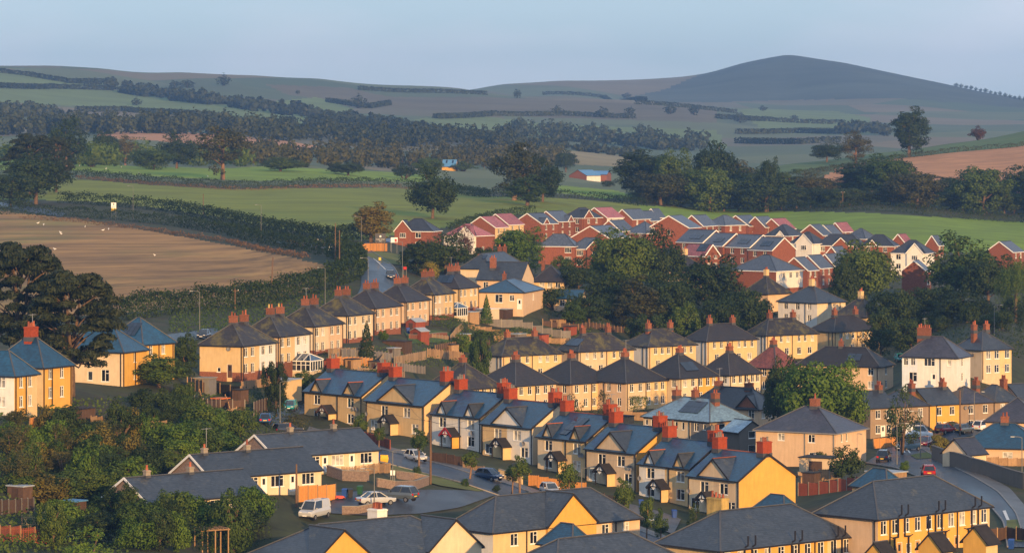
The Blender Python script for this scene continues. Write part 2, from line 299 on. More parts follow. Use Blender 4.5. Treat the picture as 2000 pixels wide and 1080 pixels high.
def build_house(d):
    a, b, eh, rise, ov = d['a'], d['b'], d['eh'], d['rise'], d['ov']
    root = empty(d['name'], d['ctr'], d['yaw'], d['label'], d['cat'], d['group']); d['root'] = root
    ox, oy = -b/2, -a/2
    def FL(t, n, z): return (ox-n, oy+t, z)
    def FR(t, n, z): return (ox+t, oy-n, z)
    fm = {'L': FL, 'R': FR}; fl = {'L': a, 'R': b}; rot = {'L': -math.pi/2, 'R': 0.}
    roof = d['roof']
    rx = roof == 'gableR' or (roof == 'hip' and b >= a)          # ridge along local x (the right face)
    half = (a if rx else b)/2; k = rise/half
    # --- walls with window openings
    mats = [d['wL'], d['wR'], d['wR2'] or d['wR'], d['wL2'] or d['wL']]
    wb = MB(); zb = -3.0
    ops = {'L': [], 'R': []}
    for (f, t, z, w, hh, st) in d['win']: ops[f].append((t*fl[f]-w/2, t*fl[f]+w/2, z-hh/2, z+hh/2))
    for (f, t, w, hh, m) in d['doors']: ops[f].append((t*fl[f]-w/2, t*fl[f]+w/2, .05, .05+hh))
    for f in 'LR':
        sp = d['lsplit'] if f == 'L' else d['split']
        xs = sorted({0., fl[f], sp*fl[f]} | {x for o in ops[f] for x in o[:2]}); zs = sorted({zb, eh} | {z for o in ops[f] for z in o[2:]})
        for i in range(len(xs)-1):
            for j in range(len(zs)-1):
                cx_, cz = (xs[i]+xs[i+1])/2, (zs[j]+zs[j+1])/2
                if any(o[0] < cx_ < o[1] and o[2] < cz < o[3] for o in ops[f]): continue
                second = cx_ > sp*fl[f]
                mi = (3 if second else 0) if f == 'L' else (2 if second else 1)
                g = fm[f]; wb.quad(g(xs[i],0,zs[j]), g(xs[i+1],0,zs[j]), g(xs[i+1],0,zs[j+1]), g(xs[i],0,zs[j+1]), mi)
        for o in ops[f]:
            g = fm[f]; e = -.13; mi = 0 if f == 'L' else 1
            for (p, q) in (((o[0],o[2]),(o[1],o[2])), ((o[1],o[2]),(o[1],o[3])), ((o[1],o[3]),(o[0],o[3])), ((o[0],o[3]),(o[0],o[2]))):
                wb.quad(g(p[0],0,p[1]), g(q[0],0,q[1]), g(q[0],e,q[1]), g(p[0],e,p[1]), mi)
    wb.quad((ox+b,oy,zb),(ox+b,oy+a,zb),(ox+b,oy+a,eh),(ox+b,oy,eh), 0); wb.quad((ox,oy+a,zb),(ox+b,oy+a,zb),(ox+b,oy+a,eh),(ox,oy+a,eh), 1)
    if roof == 'gableR':
        wb.tri(FL(0,0,eh), FL(a,0,eh), FL(a/2,0,eh+rise), 0); wb.tri((ox+b,oy,eh),(ox+b,oy+a,eh),(ox+b,oy+a/2,eh+rise), 0)
    if roof == 'gableL':
        wb.tri(FR(0,0,eh), FR(b,0,eh), FR(b/2,0,eh+rise), 1); wb.tri((ox,oy+a,eh),(ox+b,oy+a,eh),(ox+b/2,oy+a,eh+rise), 1)
    wb.build('wall', [M[m] for m in mats], root)
    if d['plinth']:
        p = MB(); e = .03
        for f in 'LR':
            g = fm[f]; segs = [0., fl[f]]
            for o in sorted(ops[f]):
                if o[2] < .5: segs[-1:] = [o[0], o[1], fl[f]]
            for i in range(0, len(segs), 2):
                x0, x1 = segs[i], segs[i+1]; x0 -= e if i == 0 else 0
                p.quad(g(x0,e,-2.5), g(x1,e,-2.5), g(x1,e,.85), g(x0,e,.85)); p.quad(g(x0,e,.85), g(x1,e,.85), g(x1,0,.85), g(x0,0,.85))
        p.build('plinth', M[d['plinth']], root)
    # --- roof
    rb = MB(); x0, x1, y0, y1 = ox-ov, ox+b+ov, oy-ov, oy+a+ov; th = .16; z0 = eh-ov*k+.02; zr = eh+rise+.02
    if roof == 'hip':
        if rx: A, B = (ox+half, 0, zr), (ox+b-half, 0, zr)
        else: A, B = (0, oy+half, zr), (0, oy+a-half, zr)
        E = [(x0,y0,z0),(x1,y0,z0),(x1,y1,z0),(x0,y1,z0)]
        if rx:
            rb.quad(E[0],E[1],B,A); rb.quad(E[2],E[3],A,B); rb.tri(E[3],E[0],A); rb.tri(E[1],E[2],B); caps = [(A,B),(E[0],A),(E[3],A),(E[1],B),(E[2],B)]
        else:
            rb.quad(E[3],E[0],A,B); rb.quad(E[1],E[2],B,A); rb.tri(E[0],E[1],A); rb.tri(E[2],E[3],B); caps = [(A,B),(E[0],A),(E[1],A),(E[2],B),(E[3],B)]
    else:
        vo = .18
        if rx: x0, x1 = ox-vo, ox+b+vo; A, B = (x0,0,zr), (x1,0,zr)
        else: y0, y1 = oy-vo, oy+a+vo; A, B = (0,y0,zr), (0,y1,zr)
        E = [(x0,y0,z0),(x1,y0,z0),(x1,y1,z0),(x0,y1,z0)]; dn = lambda p: (p[0], p[1], p[2]-th)
        if rx:
            rb.quad(E[0],E[1],B,A); rb.quad(E[2],E[3],A,B)
            for q in ((E[0],A),(A,E[3]),(E[2],B),(B,E[1])): rb.quad(q[0],q[1],dn(q[1]),dn(q[0]),1)
        else:
            rb.quad(E[3],E[0],A,B); rb.quad(E[1],E[2],B,A)
            for q in ((E[0],A),(A,E[1]),(E[2],B),(B,E[3])): rb.quad(q[0],q[1],dn(q[1]),dn(q[0]),1)
        caps = [(A,B)]
    lo = [(p[0],p[1],p[2]-th) for p in E]
    for i in range(4):
        if roof != 'hip' and ((rx and i in (1, 3)) or (not rx and i in (0, 2))): continue
        rb.quad(lo[i], lo[(i+1)%4], E[(i+1)%4], E[i], 1)
    if roof == 'hip': rb.quad(*lo[::-1], 1)
    else:
        Al, Bl = (A[0],A[1],A[2]-th), (B[0],B[1],B[2]-th)
        if rx: rb.quad(lo[0],lo[1],Bl,Al,1); rb.quad(lo[2],lo[3],Al,Bl,1)
        else: rb.quad(lo[3],lo[0],Al,Bl,1); rb.quad(lo[1],lo[2],Bl,Al,1)
    ro = rb.build('roof', [M[d['rm']], M[d['trim']]], root)
    cb = MB()
    for p, q in caps: cb.bar((p[0],p[1],p[2]+.03), (q[0],q[1],q[2]+.03), .17, .10)
    cb.build('ridge_tiles', M[d['ridge']], ro)
    gb = MB(); hip = roof == 'hip'
    if hip or rx: gb.bar((x0,y0-.05,z0-.1),(x1,y0-.05,z0-.1),.1,.11)
    if hip or not rx: gb.bar((x0-.05,y0,z0-.1),(x0-.05,y1,z0-.1),.1,.11)
    gb.build('gutter', M[d['trim']], ro)
    if roof != 'hip' and d['verge']:
        vb = MB(); g = FL if rx else FR; w = a if rx else b; zz = z0-.03
        vb.bar(g(-ov,.21,zz), g(w/2,.21,zr-.06), .06, .26); vb.bar(g(w+ov,.21,zz), g(w/2,.21,zr-.06), .06, .26); vb.build('bargeboard', M[d['verge']], ro)
    # --- gables standing on the front
    for q in d['fg']:
        f, t0, t1, gr = q['f'], q['t0']*fl[q['f']], q['t1']*fl[q['f']], q['rise']; pr = q.get('proj', .04); g = fm[f]; tm = (t0+t1)/2; kk = k
        if roof == 'hip' or (rx and f == 'R') or (not rx and f == 'L'): back = -(gr/kk)
        else: back = -.3
        gw = MB(); zt = eh
        gw.tri(g(t0,pr,zt), g(t1,pr,zt), g(tm,pr,zt+gr))
        if pr > .2:
            gw.quad(g(t0,pr,zb), g(t1,pr,zb), g(t1,pr,zt), g(t0,pr,zt)); gw.quad(g(t0,0,zb), g(t0,pr,zb), g(t0,pr,zt), g(t0,0,zt)); gw.quad(g(t1,0,zb), g(t1,pr,zb), g(t1,pr,zt), g(t1,0,zt))
        else: gw.quad(g(t0,pr,zt-.35), g(t1,pr,zt-.35), g(t1,pr,zt), g(t0,pr,zt))
        go = gw.build('front_gable', M[q['m']], root)
        gk = gr/((t1-t0)/2); e = .22; zo = zt-e*gk+.1
        gb = MB(); fr = pr+.2
        for sgn, te in ((-1, t0-e), (1, t1+e)):
            p1, p2, p3, p4 = g(te,fr,zo), g(tm,fr,zt+gr+.1), g(tm,back,zt+gr+.1), g(te,0,zo)
            gb.quad(p1,p2,p3,p4); gb.quad(p1,p2,(p2[0],p2[1],p2[2]-.12),(p1[0],p1[1],p1[2]-.12),1)
        g2 = gb.build('gable_roof', [M[q.get('rm', d['rm'])], M[q.get('verge', d['trim'])]], go)
        vb = MB(); vb.bar(g(t0-e,fr+.02,zo-.08), g(tm,fr+.02,zt+gr+.02), .05, .2); vb.bar(g(t1+e,fr+.02,zo-.08), g(tm,fr+.02,zt+gr+.02), .05, .2); vb.build('bargeboard', M[q.get('verge', d['trim'])], go)
        cb = MB(); cb.bar(g(tm,fr,zt+gr+.13), g(tm,back,zt+gr+.13), .2, .1); cb.build('ridge_tiles', M[q.get('ridge', d['ridge'])], go)
        if q.get('win'):
            w, hh, st, zc = q['win']; fr_, pn = window_meshes(w, hh, st, q.get('frame', d['frame']))
            wo_ = link('window', fr_, root, g(tm, pr+.13, zc), rot[f]); link('pane', pn['glass'], wo_)
    # --- windows and doors
    for (f, t, z, w, hh, st) in d['win']:
        fr_, pn = window_meshes(w, hh, st, d['frame'])
        wo_ = link('window', fr_, root, fm[f](t*fl[f], 0, z), rot[f]); link('pane', pn[random.choice(('glass', 'glass', 'glass_pale', 'glass_dark'))], wo_)
    for (f, t, w, hh, m) in d['doors']:
        b_ = MB(); b_.box(-w/2+.06, w/2-.06, .06, .12, .05, hh); 
        do = b_.build('door', M[m], root, fm[f](t*fl[f], 0, 0)); do.rotation_euler = (0,0,rot[f])
        b_ = MB(); b_.box(-w/2, -w/2+.06, .03, .12, .05, hh+.05); b_.box(w/2-.06, w/2, .03, .12, .05, hh+.05); b_.box(-w/2+.06, w/2-.06, .03, .12, hh, hh+.05); b_.build('door_frame', M['upvc'], do)
        b_ = MB(); b_.quad((-w*.2,.055,hh*.55),(w*.2,.055,hh*.55),(w*.2,.055,hh*.9),(-w*.2,.055,hh*.9)); b_.build('pane', M['glass'], do)
    # --- chimneys
    for c in d['ch']:
        fx, fy = c[0], c[1]; cw, cd, chh = c[2] if len(c) > 2 else d['chs']; X, Y = ox+fx*b, oy+fy*a
        zt = eh+rise+chh; cb = MB(); cb.box(X-cw/2, X+cw/2, Y-cd/2, Y+cd/2, eh+rise-2.2, zt-.2)
        cb.box(X-cw/2-.06, X+cw/2+.06, Y-cd/2-.06, Y+cd/2+.06, zt-.2, zt-.06); cb.box(X-cw/2+.02, X+cw/2-.02, Y-cd/2+.02, Y+cd/2-.02, zt-.06, zt)
        co = cb.build('chimney', M[c[4] if len(c) > 4 else d['chm']], root)
        cb = MB(); zf = eh+rise-abs((Y if rx else X))*k; cb.box(X-cw/2-.05, X+cw/2+.05, Y-cd/2-.05, Y+cd/2+.05, zf-.45, zf+.1); cb.build('flashing', M['lead'], co)
        n = c[3] if len(c) > 3 else d['pots']; L_ = max(cw, cd)
        for i in range(n):
            q = (i+.5)/n-.5; p = link('chimney_pot', pot_mesh(random.choice((d['potm'], 'terracotta'))), co, (X+(q*(cw-.1) if cw >= cd else 0), Y+(q*(cd-.1) if cd > cw else 0), zt-.01)); p.scale = (1, 1, random.uniform(.8, 1.5))
    for (f, t) in d['dp']:
        g = fm[f]; b_ = MB(); tt = min(max(t*fl[f], .12), fl[f]-.12); b_.bar(g(tt,.08,-.3), g(tt,.08,eh-.1), .11); b_.build('downpipe', M[d['trim']], root)
    for (f, t, z) in d['dish']: link('satellite_dish', dish_mesh(), root, fm[f](t*fl[f], 0, z), rot[f])
    # --- black soil pipes with branches on the back walls
    for (f, t) in d['pipes']:
        g = fm[f]; tt = t*fl[f]; b_ = MB()
        for sg in (-1, 1):
            q = tt+sg*.55; b_.bar(g(q,.1,2.7), g(q,.1,eh-.15), .15); b_.bar(g(q,.1,eh-.15), g(q+.1,ov+.15,eh+.1), .15); b_.bar(g(q+.1,ov+.15,eh+.1), g(q+.1,ov+.15,eh+1.1), .13); b_.bar(g(q-.05*sg,.11,2.65), g(q+.85*sg,.11,2.6), .16); b_.bar(g(q+.6*sg,.12,-.2), g(q+.6*sg,.12,2.6), .15); b_.bar(g(q+.8*sg,.11,2.6), g(q+1.35*sg,.11,2.75), .07)
        b_.build('soil_pipe', M['black_trim'], root)
    # --- solar panels lie on the slope
    for (f, t0, t1, d0, d1, nx, ny) in d['solar']:
        g = fm[f]; T0, T1 = t0*fl[f], t1*fl[f]; kk = k
        for i in range(nx):
            for j in range(ny):
                ta, tb = T0+(T1-T0)*i/nx+.02, T0+(T1-T0)*(i+1)/nx-.02; da, db = d0+(d1-d0)*j/ny+.02, d0+(d1-d0)*(j+1)/ny-.02
                q = MB(); P = [g(ta,-da,eh+kk*da+.16), g(tb,-da,eh+kk*da+.16), g(tb,-db,eh+kk*db+.16), g(ta,-db,eh+kk*db+.16)]; Q = [(p[0],p[1],p[2]-.06) for p in P]
                q.add(P+Q, ((0,1,2,3),(0,1,5,4),(1,2,6,5),(2,3,7,6),(3,0,4,7))); q.build('solar_panel', M['solar'], root)
    # --- gabled porch with posts, a lit boarded side and a white panel in its gable
    for (f, t, pm) in d['porch']:
        g = fm[f]; T = t*fl[f]; w, pj, eh_, pr_ = 1.15, 1.5, 2.25, .95
        b_ = MB()
        for sg in (-1, 1):
            te = T+sg*(w+.3); p1, p2 = g(te,pj+.3,eh_-.25), g(T,pj+.3,eh_+pr_); q1, q2 = g(te,0,eh_-.25), g(T,0,eh_+pr_)
            b_.quad(p1,p2,q2,q1); dn = lambda p: (p[0],p[1],p[2]-.14); b_.quad(p1,p2,dn(p2),dn(p1)); b_.quad(dn(p1),dn(p2),dn(q2),dn(q1)); b_.quad(p1,q1,dn(q1),dn(p1))
        po = b_.build('porch_roof', M['felt'], root)
        b_ = MB(); 
        for sg in (-1, 1): b_.bar(g(T+sg*(w+.26),pj+.33,eh_-.26), g(T,pj+.33,eh_+pr_-.02), .07, .26)
        b_.bar(g(T-w*.7,pj+.31,eh_+.02), g(T+w*.7,pj+.31,eh_+.02), .07, .12); b_.bar(g(T,pj+.30,eh_), g(T,pj+.30,eh_+pr_-.1), .06, .1)
        b_.build('bargeboard', M[pm], po)
        b_ = MB(); y = pj+.27; b_.add((g(T,y,eh_-.45), g(T-.6,y,eh_+.08), g(T,y,eh_+.68), g(T+.6,y,eh_+.08)), ((0,1,2,3),)); b_.build('gable_panel', M['upvc'], po)
        b_ = MB(); b_.add([g(T-w,.0,-1.5), g(T-w,pj-.1,-1.5), g(T-w,pj-.1,eh_-.02), g(T-w,0,eh_-.02), g(T-w+.1,0,-1.5), g(T-w+.1,pj-.1,-1.5), g(T-w+.1,pj-.1,eh_-.02), g(T-w+.1,0,eh_-.02)], ((0,1,2,3),(4,5,6,7),(1,2,6,5),(2,3,7,6))); b_.build('porch_side', M['cream' if pm != 'door_red' else 'yellow'], root)
        for tt in (T-w+.05, T+w-.05): b_ = MB(); b_.bar(g(tt,pj,-1.5), g(tt,pj,eh_), .13); b_.build('porch_post', M['black_trim'], root)
        b_ = MB(); b_.add([g(T-.2,.04,-.2), g(T+.75,.04,-.2), g(T+.75,.04,2.0), g(T-.2,.04,2.0)], ((0,1,2,3),)); b_.build('door', M['door_white' if pm == 'black_trim' else 'door_red'], root)
# ------------------------------------------------------------------ the houses, row by row
lrw = cols('R', (.10, .30, .62, .84))
LR = [(473.6,672.5,13.0,87,57,'cream','cream','white','tile_moss',"cream end wall with brown cellar door, above the black fence"),
      (545.8,654.4,12.4,82,53,'peach','cream','white','tile_moss',"behind the larger white conservatory, yellow pot on one chimney"),
      (614,634.4,11.8,78,50,'offwhite','offwhite','peach','tile_moss',"half white half tan, behind the flat grey shed roofs"),
      (679,613.6,11.2,74,46,'offwhite','offwhite','offwhite','tile_moss',"pale walls, dish on the end wall, conifer at its corner"),
      (733,599,10.8,72,47,'peach','peach','peach','tile_dark',"pink-tan walls with brick base, round bush in front"),
      (793,587,10.3,68,43,'peach','peach','peach','tile_dark',"tan walls with pale corner pipe above the two small red sheds"),
      (847,573,10.0,65,38,'beige','beige','cream','tile_moss',"grey-tan end wall with a lean-to conservatory"),
      (897,561,9.7,62,37,'cream','cream','cream','tile_dark',"cream walls, solar panels on its hip, last before the slate bungalow")]
for i, (u,v,s,wl,wr,a_,b_,c_,rm_,lb) in enumerate(LR):
    H_ = h(u,v,s,24,wl,wr,'hipped semi-detached pair, '+lb, name='semi_detached_house', eh=5.1, rise=2.9, rm=rm_, wL=a_, wR=b_, wR2=c_, win=lrw+([('L',.55,1.2,.6,.7,1)] if i == 0 else []),
      ch=((.36,.5,(.9,1.1,1.15)),(.68,.5,(.9,1.1,1.15))), plinth='brick_old', dp=(('R',0),('R',1.),('L',.02)), dish=[('L',.3,4.4)] if i in (0,3,6) else (), doors=[('L',.3,.9,2.0,'brown_trim')] if i == 0 else (),
      solar=[('L',.3,.8,.8,2.6,3,1)] if i == 7 else (), group='chimney row houses below the brown field', potm='yellow_pot' if i == 1 else 'terracotta', trim='black_trim')
# slate bungalows and houses beyond the row
h(960,523,9.0,20,62,66,'low grey slate bungalow with a roof light, behind the chimney row', name='bungalow', eh=3.0, rise=2.9, rm='slate_grey', wL='offwhite', wR='peach', ch=((.8,.6),(.95,.6)), solar=[('L',.28,.42,2.2,3.2,1,1)])
h(1018,545,9.3,20,87,25,'brown rendered house with large hipped slate roof and box dormer', eh=4.6, rise=3.4, rm='slate_grey', wL='peach', wR='beige', ch=((.3,.72,(.9,1.2,.9)),), win=cols('L',(.2,.5,.8),(3.2,)), roof='gableL')
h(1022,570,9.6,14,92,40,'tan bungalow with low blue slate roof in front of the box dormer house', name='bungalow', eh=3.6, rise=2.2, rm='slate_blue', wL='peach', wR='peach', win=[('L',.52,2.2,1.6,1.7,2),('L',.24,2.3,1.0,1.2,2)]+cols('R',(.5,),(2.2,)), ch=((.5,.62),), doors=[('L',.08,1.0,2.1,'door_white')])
h(1102,548,8.8,10,62,12,'cream house with brown tiled hipped roof beside the dark grove', eh=4.2, rise=3.2, rm='tile_dark', wL='cream', win=cols('L',(.2,.45,.7),(3.3,)), ch=((.5,.75),))
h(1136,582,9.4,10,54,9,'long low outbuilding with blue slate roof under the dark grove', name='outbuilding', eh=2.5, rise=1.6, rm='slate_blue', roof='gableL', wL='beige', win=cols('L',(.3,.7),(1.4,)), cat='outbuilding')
# middle rows of hipped pairs
c1w = cols('R', (.15,.29,.42,.64,.76,.9), (3.9,), w=.8, hh=1.3)+cols('R', (.2,.4,.64,.85), (1.4,), w=1.1)
C1 = [(981,693,10.3,46,117,'white','cream','cream','tile_moss',"plain white end wall above the dark four-pitch roofs"),
      (1130.6,684.4,10.2,44,110,'beige','beige','cream','tile_moss',"solar panels on its hip end, tan then cream front"),
      (1266.7,675,10.0,50,96,'white','cream','cream','tile_moss',"white end wall with two black pipes, below the dark grove"),
      (1380.6,664,9.8,42,103,'white','cream','cream','tile_dark',"ridge half weathered grey half black, below the dark grove"),
      (1497,653,9.6,40,106,'white','cream','cream','tile_moss',"yellow-lit cream front, behind the red-tiled roof"),
      (1629,646,9.4,43,96,'cream','cream','cream','tile_dark',"cream front in front of the cream-chimney house")]
for (u,v,s,wl,wr,a_,b_,c_,rm_,lb) in C1:
    h(u,v,s,54,wl,wr,'hipped semi-detached pair, '+lb, name='semi_detached_house', rise=2.9, rm=rm_, wL=a_, wR=b_, wR2=c_, win=c1w, ch=((.28,.5,(.95,.8,1.2)),(.74,.5,(.95,.8,1.2))), dp=(('R',.02),('R',.5),('L',.05),('L',.2)),
      solar=[('L',.2,.75,.8,2.4,3,1)] if u == 1130.6 else (), group='upper middle row of hipped pairs')
c2w = cols('R', (.14,.35,.55,.74,.9), w=.95)+cols('L', (.16,.4,.7), w=.95)
C2 = [(908,757,11.8,80,70,'beige','cream','cream','tile_moss',"behind the first pair of red stacks of the blue slate row"),
      (1007,751,11.6,80,80,'cream','cream','peach','tile_dark',"cream and pink front behind the tallest red stacks"),
      (1114.8,747.4,11.4,80,85,'peach','peach','cream','tile_dark',"pink-tan to cream front with bare shrub before it"),
      (1222.8,745,11.4,83,83,'peach','beige','cream','tile_dark',"cream front behind the square clipped hedge"),
      (1327.8,736,11.3,72,78,'offwhite','offwhite','yellow','tile_dark',"solar panel on the front slope and yellow end bay"),
      (1425,729.4,10.8,58,65,'white','offwhite','offwhite','tile_dark',"smaller dark roof beside the red-tiled one"),
      (1516,716,10.6,55,52,'cream','cream','cream','tile_red',"patchy red tiles, beside the great green tree")]
for (u,v,s,wl,wr,a_,b_,c_,rm_,lb) in C2:
    h(u,v,s,45,wl,wr,'pyramid-roofed block, '+lb, name='pyramid_roof_house', rise=3.7, rm=rm_, wL=a_, wR=b_, wR2=c_, win=c2w, ch=((.5,.5,(1.1,.9,.9),3),), dp=(('R',.02),('R',.48),('L',.5)),
      solar=[('R',.28,.62,.9,2.6,2,1)] if u == 1327.8 else (), group='lower middle row of pyramid roofs')
h(1716.7,714,10.7,25,154,36,'wide tan house with dark roof, solar panel and single stack, behind the great tree', rise=3.0, rm='tile_dark', wL='peach', wR='peach', win=cols('L',(.1,.5,.8))+cols('R',(.5,)), ch=((.5,.55),), solar=[('L',.25,.42,.8,2.4,2,1)], dish=[('R',.1,1.6)], dp=(('L',.02),))
h(1869,696,11.8,25,102,36,'white house with broad red-pot chimney and small black porch, beside the car park', rise=3.0, rm='slate_purple', wL='white', wL2='pale_blue', lsplit=.72, wR='white', win=[('L',.5,3.9,1.9,1.3,3),('L',.14,3.9,.7,1.1,1),('L',.8,3.9,.8,1.2,2),('L',.93,3.9,.8,1.2,2),('L',.8,1.4,1.4,1.6,2)]+cols('R',(.4,)), ch=((.5,.72,(.9,2.2,1.4),6),), doors=[('L',.42,1.0,2.1,'door_white')], dp=(('L',.3),))  # far bay of the left wall carries bluish shade in its colour
h(1918,681,11.3,54,46,64,'tan house with two brick stacks in front of the lamp and willow', rise=2.9, rm='slate_grey', wL='beige', wR='beige', wR2='cream', split=.6, win=cols('R',(.22,.5,.85)), ch=((.2,.5),(.62,.5)), dish=[('L',.3,3.8)], dp=(('R',0),))
h(1596,590,9.0,45,71,61,'white and peach house with cream chimney below the brick estate', rise=3.1, rm='slate_grey', wL='white', wR='offwhite', win=cols('L',(.2,.5,.8)), ch=((.5,.5,(.9,.9,1.6),3,'cream'),), dp=(('L',.3),('R',.8)))
h(1693,617,9.2,45,60,47,'dark roofed house with tall cream chimney and moss along its hip', rise=3.3, rm='tile_moss', wL='cream', wR='cream', ch=((.5,.5,(.9,.9,1.7),4,'cream'),), dp=(('R',.9),))
h(1500,572,8.6,45,48,48,'dark pyramid roof with cream stack half hidden among the trees', rise=3.6, rm='tile_moss', wL='peach', ch=((.5,.5,(.9,.9,1.5),3,'cream'),))
h(1340,525,8.3,45,40,40,'brown roof with cream stack almost hidden by the dark grove', rise=3.0, rm='tile_dark', wL='peach', ch=((.5,.5,(.9,.9,1.5),2,'cream'),))
# terrace on the right, blocks side by side
c0 = px(1700, 796, 12.1); t60 = R_(58); Rv = Vector((math.sin(t60), math.cos(t60), 0)); q0 = 0.
for i, (bl, wm, lb, rm_) in enumerate([(5.2,'pebble_brown','behind the dark leafy tree','slate_grey'),(7.0,'pebble_brown','beside the yellow one, white windows','slate_purple'),(6.4,'yellow','with a gabled porch extension and red car in front','slate_grey'),(7.2,'pebble_brown','with two dishes and a pale post before it','slate_purple'),(5.6,'pebble_brown','next to the last peach one','slate_grey'),(7.0,'peach','at the far end','slate_grey')]):
    p = c0+Rv*q0; s_ = F/p.y; q0 += bl+.02
    h(CX+p.x*s_, VH+(ZC-p.z)*s_, s_, 58, 7.0*s_*math.cos(t60), bl*s_*math.sin(t60), ('yellow' if wm == 'yellow' else 'peach' if wm == 'peach' else 'brown pebbledash')+' terraced house '+lb, name='terraced_house', rise=2.4, rm=rm_, roof='gableR' if i in (0, 2, 5) else 'hip', wL=wm, wR=wm, ov=.2 , win=cols('R',(.3,.72),w=1.0), doors=[('R',.5,.9,2.0,'door_white')], ch=((.85,.5,(.8,1.1,.9),3),), dp=(('R',.97),), dish=[('R',.12,4.2),('R',.25,4.2)] if i == 3 else (), group='brown terrace by the road bend')
# houses between
h(1632,843.5,13.5,30,150,72,'big tan house with hipped purple slate roof and central stack', rise=3.1, rm='slate_purple', wL='peach', wR='peach', win=[('L',.30,3.9,1.1,1.2,2),('L',.68,3.95,1.1,1.1,2),('L',.22,1.3,.8,1.2,1),('L',.3,1.3,.8,1.2,1),('R',.2,4.0,.55,1.2,1),('R',.36,4.0,.55,1.2,1)], ch=((.5,.45,(1.3,1.1,1.2),1),), dp=(('L',.38),('L',.02)), trim='grey_trim')
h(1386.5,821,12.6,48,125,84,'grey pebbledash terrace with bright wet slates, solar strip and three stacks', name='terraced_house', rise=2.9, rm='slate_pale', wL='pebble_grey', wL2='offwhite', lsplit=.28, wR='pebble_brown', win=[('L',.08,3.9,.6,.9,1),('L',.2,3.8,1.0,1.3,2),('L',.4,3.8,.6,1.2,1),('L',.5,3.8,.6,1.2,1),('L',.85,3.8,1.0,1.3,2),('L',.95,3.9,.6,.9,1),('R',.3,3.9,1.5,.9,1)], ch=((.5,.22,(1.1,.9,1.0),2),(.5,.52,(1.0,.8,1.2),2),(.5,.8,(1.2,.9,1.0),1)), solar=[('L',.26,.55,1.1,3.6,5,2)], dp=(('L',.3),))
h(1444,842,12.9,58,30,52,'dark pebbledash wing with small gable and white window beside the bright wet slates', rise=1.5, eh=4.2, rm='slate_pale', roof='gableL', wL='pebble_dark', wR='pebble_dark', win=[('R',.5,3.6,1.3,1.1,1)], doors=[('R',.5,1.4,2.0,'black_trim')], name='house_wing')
h(1481,796,12.0,35,130,44,'grey slate roofed house with brick gablet and two stacks behind the pale slates', rise=2.9, rm='slate_grey', wL='peach', wR='peach', win=cols('L',(.1,.4,.8))+cols('R',(.25,.6)), ch=((.5,.72,(1.3,1.0,.9),1),(.5,.28,(1.4,1.0,.8),1)), fg=[dict(f='L',t0=.02,t1=.3,rise=1.9,m='brick_old')])
# the blue slate row
mw1 = [(f,t,z,1.55,1.42,2) for f,t,z in (('L',.2,3.7),('L',.78,3.7),('L',.2,1.35),('L',.78,1.35))]
MRs = [(707.4,771.5,13.2,121,96,'cream','cream','cream','brown_trim','two gablets, red and white porch, at the driveway'),
       (829,790,13.55,120,100,'cream','cream','cream','black_trim','one big gable, black porch, red fence in front'),
       (939,814,13.8,98,102,'white','cream','white','door_red','two gablets and a bright red porch, white walls'),
       (1040,833.7,14.1,100,102,'white','offwhite','cream','black_trim','one big gable half cream half white, arched hood beside its porch'),
       (1146,859,14.4,95,106,'cream','cream','offwhite','black_trim','two gablets and solar panels, wooden fence in front'),
       (1242.6,883,14.7,96,110,'beige','yellow','beige','black_trim','one big gable, two dishes, beside the solar roof'),
       (1349.5,913,15.0,97,112,'cream','yellow','white','black_trim','two gablets, blue bins and furniture by its porch'),
       (1443.5,936.5,15.3,94,118,'beige','yellow','offwhite','black_trim','one big gable and black window, wide yellow end wall with the pole')]
for i, (u,v,s,wl,wr,a_,b_,c_,pm,lb) in enumerate(MRs):
    fg = [dict(f='L',t0=.69,t1=.87,rise=1.6,m=c_,rm='slate_grey',ridge='tile_red' if 0 else 'terracotta'),dict(f='L',t0=.13,t1=.31,rise=1.6,m=a_,rm='slate_grey',ridge='terracotta' if i in (0,4) else 'lead')] if i % 2 == 0 else [dict(f='L',t0=.2,t1=.78,rise=2.3,m=a_,rm='slate_grey',ridge='terracotta' if i > 6 else 'lead')]
    h(u,v,s,50,wl,wr,'blue slate cottages, '+lb, name='cottage_pair', eh=5.0, rise=3.0, roof='gableL', rm='slate_blue', wL=a_, wL2=c_, wR=b_, verge='black_trim', ridge='terracotta' if i in (3,4,7) else 'lead',
      win=mw1 if i % 2 == 0 else [(f,t,z,1.55,1.42,2) for f,t,z in (('L',.3,3.6),('L',.68,3.6),('L',.16,1.35),('L',.86,1.35))], ch=((.5,.062,(1.6,1.15,1.6),4,'brick_red'),(.5,.938,(1.6,1.15,1.6),4,'brick_red')), chm='brick_red', potm='pebble_grey', dp=(('L',.015),('L',.42 if i % 2 == 0 else .985)),
      fg=fg, porch=[('L',.53,pm)], dish=([('L',.12,2.9),('L',.07,2.9)] if i in (0,4,5) else [('L',.97,2.9)] if i in (1,6,7) else [('L',.15,2.6)]), solar=[('L',.36,.62,1.3,3.8,3,2),('L',.46,.6,.4,1.25,2,1)] if i == 4 else (), group='blue slate cottage row')
